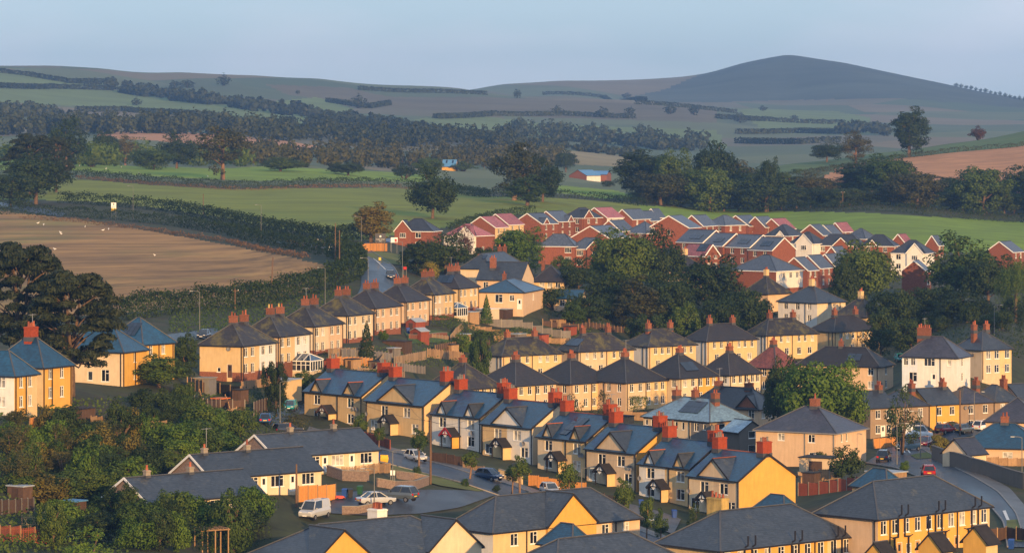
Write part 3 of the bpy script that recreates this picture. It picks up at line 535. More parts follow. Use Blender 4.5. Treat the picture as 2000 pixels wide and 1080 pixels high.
# bungalows, left foreground
bw = [('R',t,1.4,1.9,1.35,3) for t in (.10,.37,.60,.88)]+[('R',.20,1.2,.5,1.6,1)]
for (u,v,s,wl,wr,lb,chs) in [(537,890,16.0,83,196,'nearest the street trees, terracotta pots by its doors',((.33,.5),(.75,.5))),(410,931,16.9,84,208,'in the middle of three, orange fence at its end',((.12,.5),(.5,.5))),(286,979,17.8,94,215,'by the garden sheds, hedge before its windows',((.18,.5),(.55,.5)))]:
    h(u,v,s,49,wl,wr,'stone-gabled slate bungalow, '+lb, name='bungalow', eh=2.5, rise=2.3, roof='gableR', rm='slate_grey', wL='stone', wR='cream', wR2='offwhite', verge='upvc', trim='black_trim', win=bw, ch=[(a,b,(.6,.6,.7),1) for a,b in chs], chm='concrete', doors=[('R',.48,.95,2.0,'door_white'),('R',.74,.95,2.0,'door_white')], group='slate bungalows above the parking area')
# foreground roofs
fw = cols('R',(.05,.15,.25,.35,.45,.55,.65,.75,.85,.95),(3.8,),w=1.0,hh=1.5)+cols('R',(.09,.27,.43,.61,.8,.95),(1.3,),w=.9,hh=1.1)
h(607,1098,19.0,48,135,328,'slate terrace with yellow and peach cross gables and white stub chimney, below the parked van', name='terraced_house', rise=3.1, rm='slate_grey', wL='offwhite', wR='offwhite', win=cols('R',(.45,.55,.78,.92),(3.7,)), ch=((.62,.62,(1.4,1.6,.9),5,'white'),), dp=(('R',.5),),
  fg=[dict(f='R',t0=.0,t1=.34,rise=3.05,proj=.5,m='yellow'),dict(f='R',t0=.67,t1=.99,rise=3.0,proj=.5,m='offwhite',win=(1.0,1.3,2,3.4))])
h(963,1036,17.8,48,95,296,'slate terrace with one yellow cross gable, below the curved lay-by', name='terraced_house', rise=3.2, rm='slate_grey', wL='white', wR='cream', wR2='peach', split=.62, win=cols('R',(.14,.27,.76,.9),(3.8,)), dp=(('R',.22),('R',.83)), ov=.3,
  fg=[dict(f='R',t0=.35,t1=.68,rise=3.25,proj=.4,m='yellow',win=(.9,.9,2,3.2))])
h(1407,1071,18.8,48,118,284,'slate terrace with lichen-stained chimney stub above long yellow front', name='terraced_house', rise=3.2, rm='slate_grey', wL='cream', wR='yellow', wR2='cream', split=.8, win=fw, ch=((.27,.62,(1.1,2.2,1.3),4,'lichen'),), pipes=(('R',.2),('R',.55),('R',.88)), dp=(('R',.02),('R',.36),('R',.7)))
h(1714.8,1009.5,18.3,46,111,250,'long yellow terrace with black soil pipes and dark-roofed outhouses before it', name='terraced_house', rise=3.2, rm='slate_grey', wL='peach', wR='yellow', wR2='cream', split=.86, win=fw, pipes=(('R',.2),('R',.53),('R',.86)), dp=(('R',.1),('R',.44),('R',.7),('L',.05)), doors=[('R',t,.9,2.0,'door_timber') for t in (.19,.35,.52,.7)])
h(1085,1138,21.0,48,140,300,'slate roof cut by the bottom edge, between the two yellow fronts', name='terraced_house', rise=3.3, rm='slate_grey', wL='cream', wR='cream')
for (u,v,s,lb) in [(1118,1052,19.6,'the cut-off slate roof'),(1532,992,17.6,'the lichen chimney terrace'),(1733,940,17.2,'the long yellow terrace')]:
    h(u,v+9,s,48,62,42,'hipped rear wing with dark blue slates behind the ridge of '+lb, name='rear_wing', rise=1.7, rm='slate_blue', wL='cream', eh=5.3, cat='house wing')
# left edge
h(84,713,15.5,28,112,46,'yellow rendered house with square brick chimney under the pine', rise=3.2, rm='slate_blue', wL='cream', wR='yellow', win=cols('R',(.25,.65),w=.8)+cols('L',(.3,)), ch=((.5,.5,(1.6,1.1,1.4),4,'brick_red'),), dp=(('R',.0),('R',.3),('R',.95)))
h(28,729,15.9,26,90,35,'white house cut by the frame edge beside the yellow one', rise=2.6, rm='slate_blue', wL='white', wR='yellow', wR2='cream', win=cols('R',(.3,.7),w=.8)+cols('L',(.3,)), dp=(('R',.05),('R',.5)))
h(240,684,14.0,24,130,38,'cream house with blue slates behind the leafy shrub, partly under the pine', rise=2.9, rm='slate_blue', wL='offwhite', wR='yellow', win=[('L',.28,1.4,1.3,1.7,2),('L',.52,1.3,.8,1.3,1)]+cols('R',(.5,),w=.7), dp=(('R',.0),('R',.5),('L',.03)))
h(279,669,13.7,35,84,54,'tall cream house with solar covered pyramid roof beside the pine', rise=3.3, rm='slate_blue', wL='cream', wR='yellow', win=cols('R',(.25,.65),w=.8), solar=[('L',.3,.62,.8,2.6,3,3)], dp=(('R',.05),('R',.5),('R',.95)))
# right edge
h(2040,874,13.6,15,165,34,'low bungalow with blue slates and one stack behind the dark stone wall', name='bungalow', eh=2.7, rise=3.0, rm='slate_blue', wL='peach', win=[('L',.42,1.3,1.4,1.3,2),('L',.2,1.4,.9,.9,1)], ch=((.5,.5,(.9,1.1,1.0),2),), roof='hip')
h(1889,885,14.0,50,42,42,'small pale outhouse with lilac slates behind the dark stone wall', name='outbuilding', eh=1.9, rise=1.9, rm='slate_purple', roof='gableR', wL='offwhite', wR='offwhite', win=cols('R',(.3,),(1.0,),w=.7,hh=.8), cat='outbuilding')
h(2035,822,12.8,15,106,30,'peach house with dark hipped roof at the frame edge above the low bungalow', eh=4.0, rise=3.2, rm='slate_purple', wL='peach', win=cols('L',(.2,),(3.0,),w=1.0))
for (u,v,lb) in [(1838,1070,'in the middle'),(1926,1056,'at the far end'),(1730,1088,'at the near end')]:
    h(u,v,19.3,44,40,26,'lean dark-roofed outhouse before the long yellow terrace, '+lb, name='outhouse', eh=2.1, rise=1.4, rm='felt' , roof='gableR', wL='yellow', wR='cream', cat='outbuilding', group='outhouses of the long yellow terrace')
# new brick estate
E_ = dict(eh=5.0, trim='upvc', verge='upvc', ov=.25, wL='brick', name='estate_house', ridge='estate_dark', group='new brick estate')
def e(u, v, s, th, wl, wr, label, **kw):
    d = dict(E_); d.update(kw); d.setdefault('rm', 'estate_slate'); d.setdefault('roof', 'gableR')
    if 'win' not in d: d['win'] = cols('R',(.28,.72),w=1.1)+(cols('L',(.25,.75),w=1.2) if d['roof'] == 'hip' else [])
    return h(u, v, s, th, wl, wr, label, **d)
e(845,451,7.6,15,75,16,'detached brick house with dark hipped roof and front gable by the entrance sign', roof='hip', rm='estate_dark', rise=3.0, win=cols('L',(.38,.78),w=1.5), fg=[dict(f='L',t0=.55,t1=.99,rise=2.6,proj=.4,m='brick',verge='upvc',win=(1.6,1.2,3,3.8))])
e(930,460,7.4,32,64,33,'white fronted house with pink hipped roof and white gable', roof='hip', rm='estate_pink', rise=2.9, wL='white', wR='brick', win=cols('R',(.4,),(1.3,))+cols('L',(.7,)), fg=[dict(f='L',t0=.04,t1=.56,rise=2.4,proj=.5,m='white',verge='upvc',win=(1.7,1.2,3,3.8))])
e(967,444,7.0,30,57,26,'brick gable and cream front under a pink roof behind the white gabled house', rm='estate_pink', rise=2.9, wR='cream')
e(993,438.4,6.9,30,50,30,'second pink roofed brick gable, beside the slate-roofed pair', rm='estate_pink', rise=2.9, wR='cream')
e(1058,437,6.8,30,56,32,'brick gable house with slate roof and gablet next to the pink roofs', rise=2.9, fg=[dict(f='R',t0=.1,t1=.45,rise=1.5,m='brick',verge='upvc')])
e(1090,432.4,6.7,30,46,32,'slate roofed brick house with a gablet above its corner', rise=2.9, fg=[dict(f='R',t0=.6,t1=.95,rise=1.5,m='brick',verge='upvc')])
e(1137,425,6.6,35,38,40,'dark hipped brick house with sunlit gable at the top of the estate', roof='hip', rm='estate_dark', rise=2.8, fg=[dict(f='R',t0=.05,t1=.5,rise=2.1,proj=.3,m='brick',verge='upvc',win=(1.2,1.2,2,3.8))])
e(1185.5,425,6.5,32,48,34,'pink roofed house with white corner at the top of the estate', rm='estate_pink', rise=2.9, wR='white')
e(1235,428,6.4,32,38,37,'plain slate roof joining the pink one at the top of the estate', rise=2.9)
e(1270,431,6.35,32,38,24,'slate roof beside the brick wall with the single window', rise=2.9)
e(1284,424,6.2,32,24,16,'small slate roof in front of the field hedge trees', rise=2.6)
e(1190,465,7.1,25,74,42,'wide plain brick gable behind the round green trees', rise=3.2, win=cols('R',(.5,)))
e(1212,451,6.9,28,44,30,'slate roof behind the wide plain brick gable', rise=2.9)
e(1189,486,7.6,14,80,14,'brick house with low gable over white window, behind the grove', roof='hip', rm='estate_slate', rise=2.7, win=cols('L',(.7,),w=1.7,st=3), fg=[dict(f='L',t0=.14,t1=.52,rise=2.1,proj=.5,m='brick',verge='upvc',win=(1.2,1.2,2,3.8))])
e(1122,480,7.6,14,70,12,'brick house with broad hipped slate roof and one long window by the grove', roof='hip', rm='estate_slate', rise=2.9, win=cols('L',(.18,),w=1.7,st=3))
e(1262,455,6.9,45,42,40,'two-tone hipped slate roof above the grove', roof='hip', rm='estate_slate', rise=3.0)
e(1345,444.8,6.9,22,76,28,'big brick gable with one small window and white corner strip', rise=3.3, wL2='white', lsplit=.86, win=[('L',.5,3.6,.8,1.3,1)])
e(1373,441,6.7,28,42,30,'slate roof with white verge behind the one-window gable', rise=3.0)
e(1416,439.6,6.6,42,40,44,'half dark half grey hipped roof with sunlit windows', roof='hip', rm='estate_slate', rise=2.8)
e(1463,441,6.5,30,50,32,'slate roof with long white verge next to the pink roof', rise=3.0)
e(1494,443,6.5,30,36,28,'slate roof touching the pink roof at the field side', rise=3.0)
e(1528,447,6.5,30,40,30,'long pink roof at the field side', rm='estate_pink', rise=3.0)
S_ = [('L',.25,.65,1.2,3.0,3,2)]
for (u,v,s,wl,wr,lb) in [(1372.7,473.4,7.2,49,53,'first and highest'),(1411.6,480,7.25,38,54,'second, narrow'),(1464.5,483,7.3,45,54,'third, long window below'),(1508.4,488.5,7.35,44,49,'last, sunlit orange gable')]:
    e(u,v,s,48,wl,wr,'brick house with dark solar panels, '+lb+' of the stepped four', roof='gableL', rm='estate_slate', rise=3.2, solar=S_, win=cols('L',(.3,.72),w=1.3))
e(1377,499,8.0,48,42,30,'low pink roof with solar panels among the trees', roof='gableL', rm='estate_pink', rise=2.6, eh=4.0, solar=[('L',.1,.5,.8,2.4,2,2)])
e(1516,529,8.4,38,86,58,'hipped slate house with white upper floor and brick below the solar four', roof='hip', rise=3.4, wR='white', win=cols('R',(.3,.55,.8),(3.8,)), plinth='brick')
for (u,v,s,wl,wr,lb) in [(1577.5,527.5,8.0,50,24,'brick gable first'),(1601,523,7.9,45,30,'second'),(1631,520,7.8,38,28,'third'),(1642,505,7.6,34,24,'last, highest')]:
    e(u,v,s,30,wl,wr,'stepped slate roof with white verge in the run of four, '+lb, rise=3.0)
e(1685,479,7.0,14,90,12,'hipped house with brick gable in the middle of its front, above the round tree', roof='hip', rm='estate_dark', rise=2.9, win=cols('L',(.85,.15),w=1.3), fg=[dict(f='L',t0=.3,t1=.62,rise=2.0,proj=.4,m='brick',verge='upvc')])
e(1590,475,7.0,35,46,28,'white gabled house with dark hipped roof among brick neighbours', roof='hip', rm='estate_dark', rise=3.0, wL='white', wR='white', win=(), fg=[dict(f='L',t0=.05,t1=.7,rise=2.5,proj=.5,m='white',verge='upvc',win=(1.7,1.3,3,3.7))])
e(1540,460,6.8,30,44,34,'dark hipped roof with tiny white gablet', roof='hip', rm='estate_dark', rise=3.0, fg=[dict(f='L',t0=.2,t1=.5,rise=1.2,m='white',verge='upvc')])
e(1607,459,6.6,32,46,22,'slate roof with white verge behind the white gable', rise=3.0)
e(1627,459,6.55,32,36,22,'slate roof between the white verge and the small pink one', rise=2.9)
e(1645,452,6.5,32,26,26,'small pink roof at the edge of the meadow', rm='estate_pink', rise=2.6)
e(1690,466,6.7,40,40,30,'hipped slate roof with tiny gablet at the meadow edge', roof='hip', rise=2.8)
e(1745,480,7.0,18,64,16,'dark hipped house with orange gablet', roof='hip', rm='estate_dark', rise=3.0, fg=[dict(f='L',t0=.5,t1=.75,rise=1.5,m='brick',verge='upvc')])
e(1770,477,6.9,32,30,18,'short pink roof at the meadow edge', rm='estate_pink', rise=2.8)
e(1807,494,7.6,25,64,24,'white house with front gable and dark roof beside the tall trees', roof='hip', rm='estate_dark', rise=3.1, wL='white', wR='white', win=cols('L',(.78,),w=1.3), fg=[dict(f='L',t0=.05,t1=.52,rise=2.4,proj=.5,m='white',verge='upvc',win=(1.6,1.2,3,3.7))])
e(1809,529,8.2,20,46,14,'lone dark brick gable between the two big trees', rise=2.4, eh=6.5)
e(1832,478,6.8,32,22,14,'small slate roof beyond the white gabled house', rise=2.6)
e(1978,492,7.0,32,48,28,'slate roofs at the end of the estate behind the willow', rise=2.8)
# farm
h(1146,343,3.6,40,34,28,'brick barn with white base and blue sheet roof at the farm', name='farm_barn', eh=3.5, rise=3.0, roof='gableR', rm='barn_blue', wL='brick_old', wR='white', cat='barn', ov=.3)
h(1185,341,3.5,12,42,10,'long low farm shed with dull blue roof', name='farm_shed', eh=4.0, rise=2.0, roof='gableL', rm='barn_blue', wL='brick_old', cat='barn')
h(890,325,3.4,10,27,4,'lone house with bright blue roof among the far trees', name='farmhouse', eh=3.5, rise=3.8, roof='gableL', rm='barn_blue', wL='yellow', ov=.3, solar=[('L',.2,.32,1.5,3,1,1),('L',.65,.77,1.5,3,1,1)])
# ------------------------------------------------------------------ the lie of the land
CP = [  # photo u, v, pixels per metre there
 (0,1040,18.8),(250,1085,19.5),(500,1085,19.8),(100,900,16.2),(300,900,15.6),(430,830,13.9),(180,835,15.6),(565,800,12.6),(-200,800,16),(-300,1040,19),
 (600,838,13.3),(565,832,13.4),(645,850,13.6),(540,815,13.2),(735,985,16.7),(640,985,16.6),(818,915,14.8),(1000,960,15.1),(1100,1000,15.6),(900,975,16.2),(1200,1045,16.4),
 (1812,938,14.3),(1780,880,13.06),(1950,965,15),(2000,1000,15.8),(1990,1040,17),(1850,900,13.5),(2250,1000,15.5),(2250,850,13.0),
 (200,600,10.3),(400,590,10.2),(600,520,9.0),(100,520,8.4),(300,480,7.6),(500,500,8.2),(0,430,6.6),(250,445,6.9),(620,505,8.7),(-250,430,6.5),(-250,600,10),
 (700,500,8.6),(745,545,9.5),(760,490,8.3),(350,655,11.6),
 (300,410,6.2),(500,440,6.8),(700,455,7.2),(900,425,6.3),(600,380,5.4),(300,375,5.4),(1000,390,5.5),(1200,400,5.2),(-200,360,5.2),
 (150,350,4.9),(500,367,5.0),(750,365,4.8),(950,380,5.0),(200,335,4.5),(400,335,4.4),(650,340,4.3),(150,318,4.1),(600,325,4.0),(-200,320,4.1),
 (300,320,3.3),(700,320,3.2),(1000,330,3.2),(250,264,2.6),(500,280,2.8),(600,292,2.9),(0,262,2.5),(300,260,2.5),(-200,262,2.5),
 (800,300,2.7),(1100,302,2.6),(1000,292,2.5),(1150,312,2.6),(1130,345,3.6),(870,330,3.4),(1300,320,2.6),
 (1700,470,6.5),(1900,480,6.6),(1600,430,5.4),(1900,425,5.2),(1990,470,6.2),(1990,432,5.2),(1500,415,5.1),(1250,390,5.0),(1400,405,4.9),(2250,450,5.6),
 (1400,335,2.8),(1650,350,4.3),(1900,352,4.5),(1800,305,4.0),(2000,285,4.0),(1540,322,4.0),(1700,300,3.8),(1850,280,3.7),(2000,255,3.6),(2200,215,3.5),
 (1700,335,3.0),(1900,335,2.9),(1540,345,3.0),(1650,372,4.7),(1900,402,4.9),(2200,335,2.9),(2250,330,4.3),
 (300,240,1.9),(100,215,1.8),(600,240,1.9),(400,215,1.75),(100,180,1.6),(300,185,1.55),(500,200,1.6),(700,215,1.6),(850,240,1.8),
 (-200,130,1.3),(0,130,1.3),(100,128,1.3),(200,133,1.3),(350,140,1.28),(500,147,1.25),(620,152,1.25),(680,162,1.2),(800,167,1.2),(900,172,1.15),(-200,180,1.1),(200,175,1.1),(500,182,1.1),(800,192,1.0),(300,160,1.4),(600,180,1.4),(800,195,1.4),
 (1000,250,1.7),(1200,262,1.75),(1400,285,1.9),(1000,210,1.45),(1200,215,1.45),(1350,225,1.5),(960,182,1.25),(1100,186,1.25),(1250,195,1.25),(1000,200,1.1),(1200,205,1.1),
 (980,163,.95),(1100,157,.95),(1220,160,.95),(1300,156,.95),(1540,102,.9),(1450,122,.9),(1380,145,.9),(1300,178,.97),(1650,122,.9),(1750,145,.9),(1850,167,.9),(2000,198,.9),(2200,225,.9),
 (1540,190,1.05),(1540,150,.97),(1400,190,1.05),(1700,195,1.1),(1900,215,1.15),(1500,215,1.25),(1700,230,1.3),(1950,235,1.3),(1500,245,1.5),(1650,260,1.7),(1950,265,1.8),(1550,300,2.2),(1450,310,2.3),(1700,300,2.2),(2200,260,1.6),
 (1540,190,.76),(1000,225,.76),(300,235,.8),(1900,240,.76),(700,225,.8),(-200,235,.8),(2250,250,.76)]
pts = [(u, math.log(F/s), (v-VH)/s, 1.0) for u, v, s in CP]
for d in HS:
    t_ = R_(d['th']); Rv = Vector((math.sin(t_), math.cos(t_), 0)); Lv = Vector((-math.cos(t_), math.sin(t_), 0)); c_ = d['corner']
    for p in ((d['ctr'], c_+Rv*d['b'], c_+Lv*d['a'], c_) if d['s'] > 9 else (d['ctr'],)): pts.append((CX+F*p.x/p.y, math.log(p.y), ZC-d['base'], 1.0))
    if d['plinth'] == 'brick_old':
        for k_, dr in ((4, .3),): p = c_+Rv*(d['b']*.5)+Vector((math.cos(t_), -math.sin(t_), 0))*k_; pts.append((CX+F*p.x/p.y, math.log(p.y), ZC-d['base']+dr, 1.0))
pts = np.array(pts); A_ = np.c_[pts[:,0]/200, pts[:,1]*4.5]
def _phi(r2): return np.where(r2 > 1e-12, .5*r2*np.log(np.maximum(r2, 1e-12)), 0)
n_ = len(A_); D2 = ((A_[:,None,:]-A_[None])**2).sum(2); Kx = _phi(D2)+np.eye(n_)*.06; Px = np.c_[np.ones(n_), A_]
sol = np.linalg.solve(np.block([[Kx, Px],[Px.T, np.zeros((3,3))]]), np.r_[pts[:,2], np.zeros(3)])
def Hf(u, ly):
    q = np.c_[u/200, ly*4.5]; out = np.empty(len(q))
    for i in range(0, len(q), 20000):
        c = q[i:i+20000]; out[i:i+20000] = _phi(((c[:,None,:]-A_[None])**2).sum(2))@sol[:n_]+np.c_[np.ones(len(c)), c]@sol[n_:]
    return out
GU = np.arange(-420., 2421., 10.); GL = np.arange(math.log(300.), math.log(9400.), .0062); NU, NL = len(GU), len(GL)
uu, ll = np.meshgrid(GU, GL); Hg = Hf(uu.ravel(), ll.ravel()).reshape(NL, NU)
rng = np.random.default_rng(3)
def ground(x, y):
    """height of the ground under a point"""
    ly = math.log(max(y, 301)); fu = ((CX+F*x/y)-GU[0])/10; fl_ = (ly-GL[0])/.0062
    i = min(max(int(fl_), 0), NL-2); j = min(max(int(fu), 0), NU-2); a = fl_-i; b = min(max(fu-j, 0), 1)
    return ZC-((Hg[i,j]*(1-b)+Hg[i,j+1]*b)*(1-a)+(Hg[i+1,j]*(1-b)+Hg[i+1,j+1]*b)*a)
def hit(u, v, smin=None, smax=None):
    """first point of the ground on the line of sight through a photo pixel"""
    fu = (u-GU[0])/10; j = min(max(int(fu), 0), NU-2); b = fu-j
    col = Hg[:,j]*(1-b)+Hg[:,j+1]*b; Yv = np.exp(GL); ray = (v-VH)/F*Yv
    ok = ray >= col
    if smin: ok &= Yv <= F/smin
    if smax: ok &= Yv >= F/smax
    k = int(np.argmax(ok)) if ok.any() else int(np.argmin(np.abs(ray-col)))
    if k > 0 and ok.any() and not ok[k-1]:
        f0, f1 = ray[k-1]-col[k-1], ray[k]-col[k]; t = f0/(f0-f1) if f1 != f0 else 0; Y = Yv[k-1]+(Yv[k]-Yv[k-1])*t
    else: Y = Yv[k]
    x = (u-CX)/F*Y; return Vector((x, Y, ground(x, Y)))
def spt(p): return F/p.y
# --- the land as one sheet, its fields cut out of it as pieces of their own
def inpoly(U, V, poly):
    ins = np.zeros(U.shape, bool); n = len(poly)
    for i in range(n):
        (x0, y0), (x1, y1) = poly[i], poly[(i+1) % n]
        if y0 == y1: continue
        ins ^= ((V < y0) != (V < y1)) & (U < (x1-x0)*(V-y0)/(y1-y0)+x0)
    return ins
fieldn = mat('field_brown', (.28, .15, .045), rough=.95, var=.3, scale=.05, bump=.4, bscale=1.2, stain=(.15, .135, .030))
mat('field_green', (.155, .18, .012), rough=.95, var=.18, scale=.03, bump=.4, bscale=1.5, stain=(.10, .15, .014)); mat('field_lime', (.15, .225, .010), rough=.95, var=.2, scale=.05, bump=.4, bscale=1.2)
mat('field_straw', (.42, .20, .085), rough=.95, var=.15, scale=.05, bump=.4, bscale=1.5, stain=(.30, .15, .07)); mat('field_tan', (.25, .20, .09), rough=.95, var=.2, scale=.03); mat('moor', (.060, .075, .055), rough=.95, var=.35, scale=.004, stain=(.095, .088, .045))
mat('field_pale', (.13, .175, .05), rough=.95, var=.2, scale=.01); mat('field_dull', (.12, .10, .055), rough=.95, var=.25, scale=.008); mat('farm_green', (.07, .115, .03), rough=.95, var=.25, scale=.02, stain=(.10, .10, .04))
# the combed rows of the mown field, along one direction
def rows(name, ang, sc, amt):
    t = M[name].node_tree; b = t.nodes['Principled BSDF']; lk = b.inputs['Base Color'].links[0].from_socket
    co = _n(t, 'ShaderNodeTexCoord'); mp_ = _n(t, 'ShaderNodeMapping'); mp_.inputs['Rotation'].default_value = (0, 0, R_(ang)); mp_.inputs['Scale'].default_value = (sc*.05, sc, 1); t.links.new(co.outputs['Object'], mp_.inputs[0])
    n = _n(t, 'ShaderNodeTexNoise', Scale=1.0, Detail=5.0, Roughness=.7); t.links.new(mp_.outputs[0], n.inputs['Vector'])
    mr = _n(t, 'ShaderNodeMapRange'); mr.inputs['From Min'].default_value = .35; mr.inputs['From Max'].default_value = .65; mr.inputs['To Min'].default_value = 1-amt; mr.inputs['To Max'].default_value = 1+amt; t.links.new(n.outputs['Fac'], mr.inputs['Value'])
    vm = _n(t, 'ShaderNodeVectorMath', operation='SCALE'); t.links.new(lk, vm.inputs[0]); t.links.new(mr.outputs[0], vm.inputs['Scale']); t.links.new(vm.outputs[0], b.inputs['Base Color'])
rows('field_brown', 5, .06, .45); rows('field_green', 20, .10, .22); rows('field_lime', 8, .12, .22); rows('field_straw', 25, .2, .2)
FIELDS = [  # name, material, photo outline, pixels-per-metre range
 ('brown_field', 'field_brown', [(-420,395),(0,412),(150,428),(300,452),(450,480),(560,500),(640,520),(648,540),(610,566),(520,586),(380,600),(240,612),(0,628),(-420,630)], 6.2, 11.6),
 ('green_field', 'field_green', [(-420,335),(60,346),(150,350),(300,362),(450,370),(560,368),(760,367),(860,372),(960,384),(1060,385),(1250,398),(1250,412),(1000,420),(900,438),(830,452),(700,470),(640,462),(520,440),(400,420),(250,398),(150,392),(-420,385)], 4.7, 7.7),
 ('meadow', 'field_lime', [(1230,400),(1500,412),(1700,416),(2000,434),(2420,450),(2420,500),(2000,500),(1850,492),(1700,480),(1600,455),(1450,430),(1230,425)], 4.95, 6.9),
 ('pasture', 'field_lime', [(-420,300),(120,315),(200,318),(420,330),(520,325),(800,338),(860,345),(820,356),(640,352),(450,354),(300,345),(130,333),(-420,330)], 3.8, 4.75),
 ('pasture', 'field_lime', [(1090,362),(1200,372),(1250,385),(1180,388),(1080,375)], 3.4, 5.0),
 ('straw_field', 'field_straw', [(1600,350),(1640,328),(1700,317),(1770,308),(1850,297),(2000,284),(2420,262),(2420,420),(1900,420),(1650,420)], 4.0, 4.85),
 ('hill_pasture', 'farm_green', [(1500,330),(1560,315),(1700,296),(1850,277),(2000,252),(2420,200),(2420,262),(2000,285),(1770,308),(1640,328),(1560,345)], 3.4, 4.2),
 ('stubble_field', 'field_straw', [(190,258),(330,256),(440,264),(560,276),(620,285),(590,300),(480,296),(300,275),(190,270)], 2.35, 3.1),
 ('tan_field', 'field_tan', [(950,285),(1070,284),(1240,305),(1240,328),(1100,320),(960,300)], 2.3, 3.0),
 ('upland_field', 'field_pale', [(-420,160),(0,163),(60,166),(180,175),(250,178),(330,190),(450,205),(540,218),(700,240),(700,252),(520,250),(300,215),(0,200),(-420,190)], 1.45, 1.95),
 ('upland_field', 'field_pale', [(-420,140),(0,140),(110,150),(220,160),(220,172),(60,163),(-420,158)], 1.3, 1.6),
 ('upland_field', 'field_pale', [(520,200),(620,190),(690,212),(690,225),(600,215)], 1.3, 1.75),
 ('upland_field', 'field_pale', [(800,235),(900,222),(1050,240),(1200,248),(1400,255),(1420,290),(1200,280),(950,262)], 1.5, 2.1),
 ('upland_field', 'field_pale', [(1440,215),(1560,205),(1700,230),(1700,262),(1500,262)], 1.2, 1.9),
 ('upland_field', 'field_dull', [(520,165),(680,172),(760,190),(950,190),(1200,200),(1400,215),(1400,240),(1000,228),(700,205),(560,185)], 1.2, 1.6),
 ('moorland', 'moor', [(1180,200),(1300,175),(1380,140),(1450,110),(1540,95),(1700,110),(2000,180),(2420,215),(2420,235),(2000,212),(1750,192),(1540,196),(1400,200)], .8, 1.16)]
Yg = np.exp(ll); Xg = (uu-CX)/F*Yg; Zg = ZC-Hg
cu = (uu[:-1,:-1]+uu[1:,1:])/2; cy = (Yg[:-1,:-1]+Yg[1:,1:])/2; ch_ = (Hg[:-1,:-1]+Hg[1:,1:])/2; cv = VH+ch_*F/cy; cs = F/cy
own = np.zeros(cu.shape, int)
for i, (nm, mt, poly, s0, s1) in enumerate(FIELDS):
    own[(own == 0) & (cs >= s0) & (cs <= s1) & inpoly(cu, cv, poly)] = i+1
far = (own == 0) & (cs < 4.9); own[far] = len(FIELDS)+1
V3 = np.stack([Xg, Yg, Zg], 2).reshape(-1, 3); idx = np.arange(NL*NU).reshape(NL, NU)
quads = np.stack([idx[:-1,:-1], idx[:-1,1:], idx[1:,1:], idx[1:,:-1]], 2)
# patchwork of the far country
m, t, b = _new('far_country'); L = t.links.new; co = _n(t, 'ShaderNodeTexCoord'); mp_ = _n(t, 'ShaderNodeMapping'); mp_.inputs['Scale'].default_value = (.0045, .0022, 0); L(co.outputs['Object'], mp_.inputs[0])
vo = _n(t, 'ShaderNodeTexVoronoi', Scale=1.0); L(mp_.outputs[0], vo.inputs['Vector']); rp = _n(t, 'ShaderNodeValToRGB'); rp.color_ramp.interpolation = 'CONSTANT'
for p_, c_ in ((0, (.06,.09,.03)), (.3, (.09,.115,.04)), (.5, (.11,.10,.05)), (.65, (.05,.085,.03)), (.82, (.15,.12,.06))):
    el = rp.color_ramp.elements[0] if p_ == 0 else rp.color_ramp.elements.new(p_); el.color = (*c_, 1)
sx_ = _n(t, 'ShaderNodeSeparateXYZ'); L(vo.outputs['Color'], sx_.inputs[0]); L(sx_.outputs[0], rp.inputs[0])
n1 = _n(t, 'ShaderNodeTexNoise', Scale=.006, Detail=6.0); L(co.outputs['Object'], n1.inputs['Vector']); mr = _n(t, 'ShaderNodeMapRange'); mr.inputs['To Min'].default_value = .6; mr.inputs['To Max'].default_value = 1.4; L(n1.outputs['Fac'], mr.inputs['Value'])
vm = _n(t, 'ShaderNodeVectorMath', operation='SCALE'); L(rp.outputs[0], vm.inputs[0]); L(mr.outputs[0], vm.inputs['Scale']); L(vm.outputs[0], b.inputs['Base Color']); b.inputs['Roughness'].default_value = .95
def sheet(name, sel, m):
    q = quads[sel]; used, inv = np.unique(q, return_inverse=True); me = bpy.data.meshes.new(name)
    me.from_pydata(V3[used].tolist(), [], inv.reshape(-1, 4).tolist()); me.materials.append(M[m]); me.polygons.foreach_set('use_smooth', [True]*len(q)); me.update()
    o = link(name, me); o['kind'] = 'structure'; return o
for i, (nm, mt, poly, s0, s1) in enumerate(FIELDS):
    if (own == i+1).any(): sheet(nm, own == i+1, mt)
sheet('ground', own == 0, 'garden_ground'); sheet('hills', own == len(FIELDS)+1, 'far_country')
# ground under and behind the camera, so that the land does not stop short
for d in HS: build_house(d)
# ------------------------------------------------------------------ trees, shrubs, hedges
def leaf_mesh(name, C, N, size, asp, m, rg):
    """one small leafy face for every centre C, facing roughly N"""
    n = len(C); N = N+rg.normal(0, .55, (n,3)); N /= np.linalg.norm(N, axis=1)[:,None]+1e-9
    T = np.cross(N, rg.normal(0, 1, (n,3))); T /= np.linalg.norm(T, axis=1)[:,None]+1e-9; B = np.cross(N, T)
    sz = (size*rg.uniform(.6, 1.4, n))[:,None]; T = T*sz; B = B*sz*asp
    bend = N*sz*.25
    V = np.stack([C-T*.5, C+B*.5+bend, C+T*.5, C-B*.5+bend], 1).reshape(-1,3)
    me = bpy.data.meshes.new(name); me.vertices.add(4*n); me.vertices.foreach_set('co', V.astype(np.float32).ravel())
    me.loops.add(4*n); me.loops.foreach_set('vertex_index', np.arange(4*n, dtype=np.int32)); me.polygons.add(n)
    me.polygons.foreach_set('loop_start', np.arange(0, 4*n, 4, dtype=np.int32)); me.polygons.foreach_set('loop_total', np.full(n, 4, np.int32))
    me.materials.append(M[m]); me.update(calc_edges=True); return me
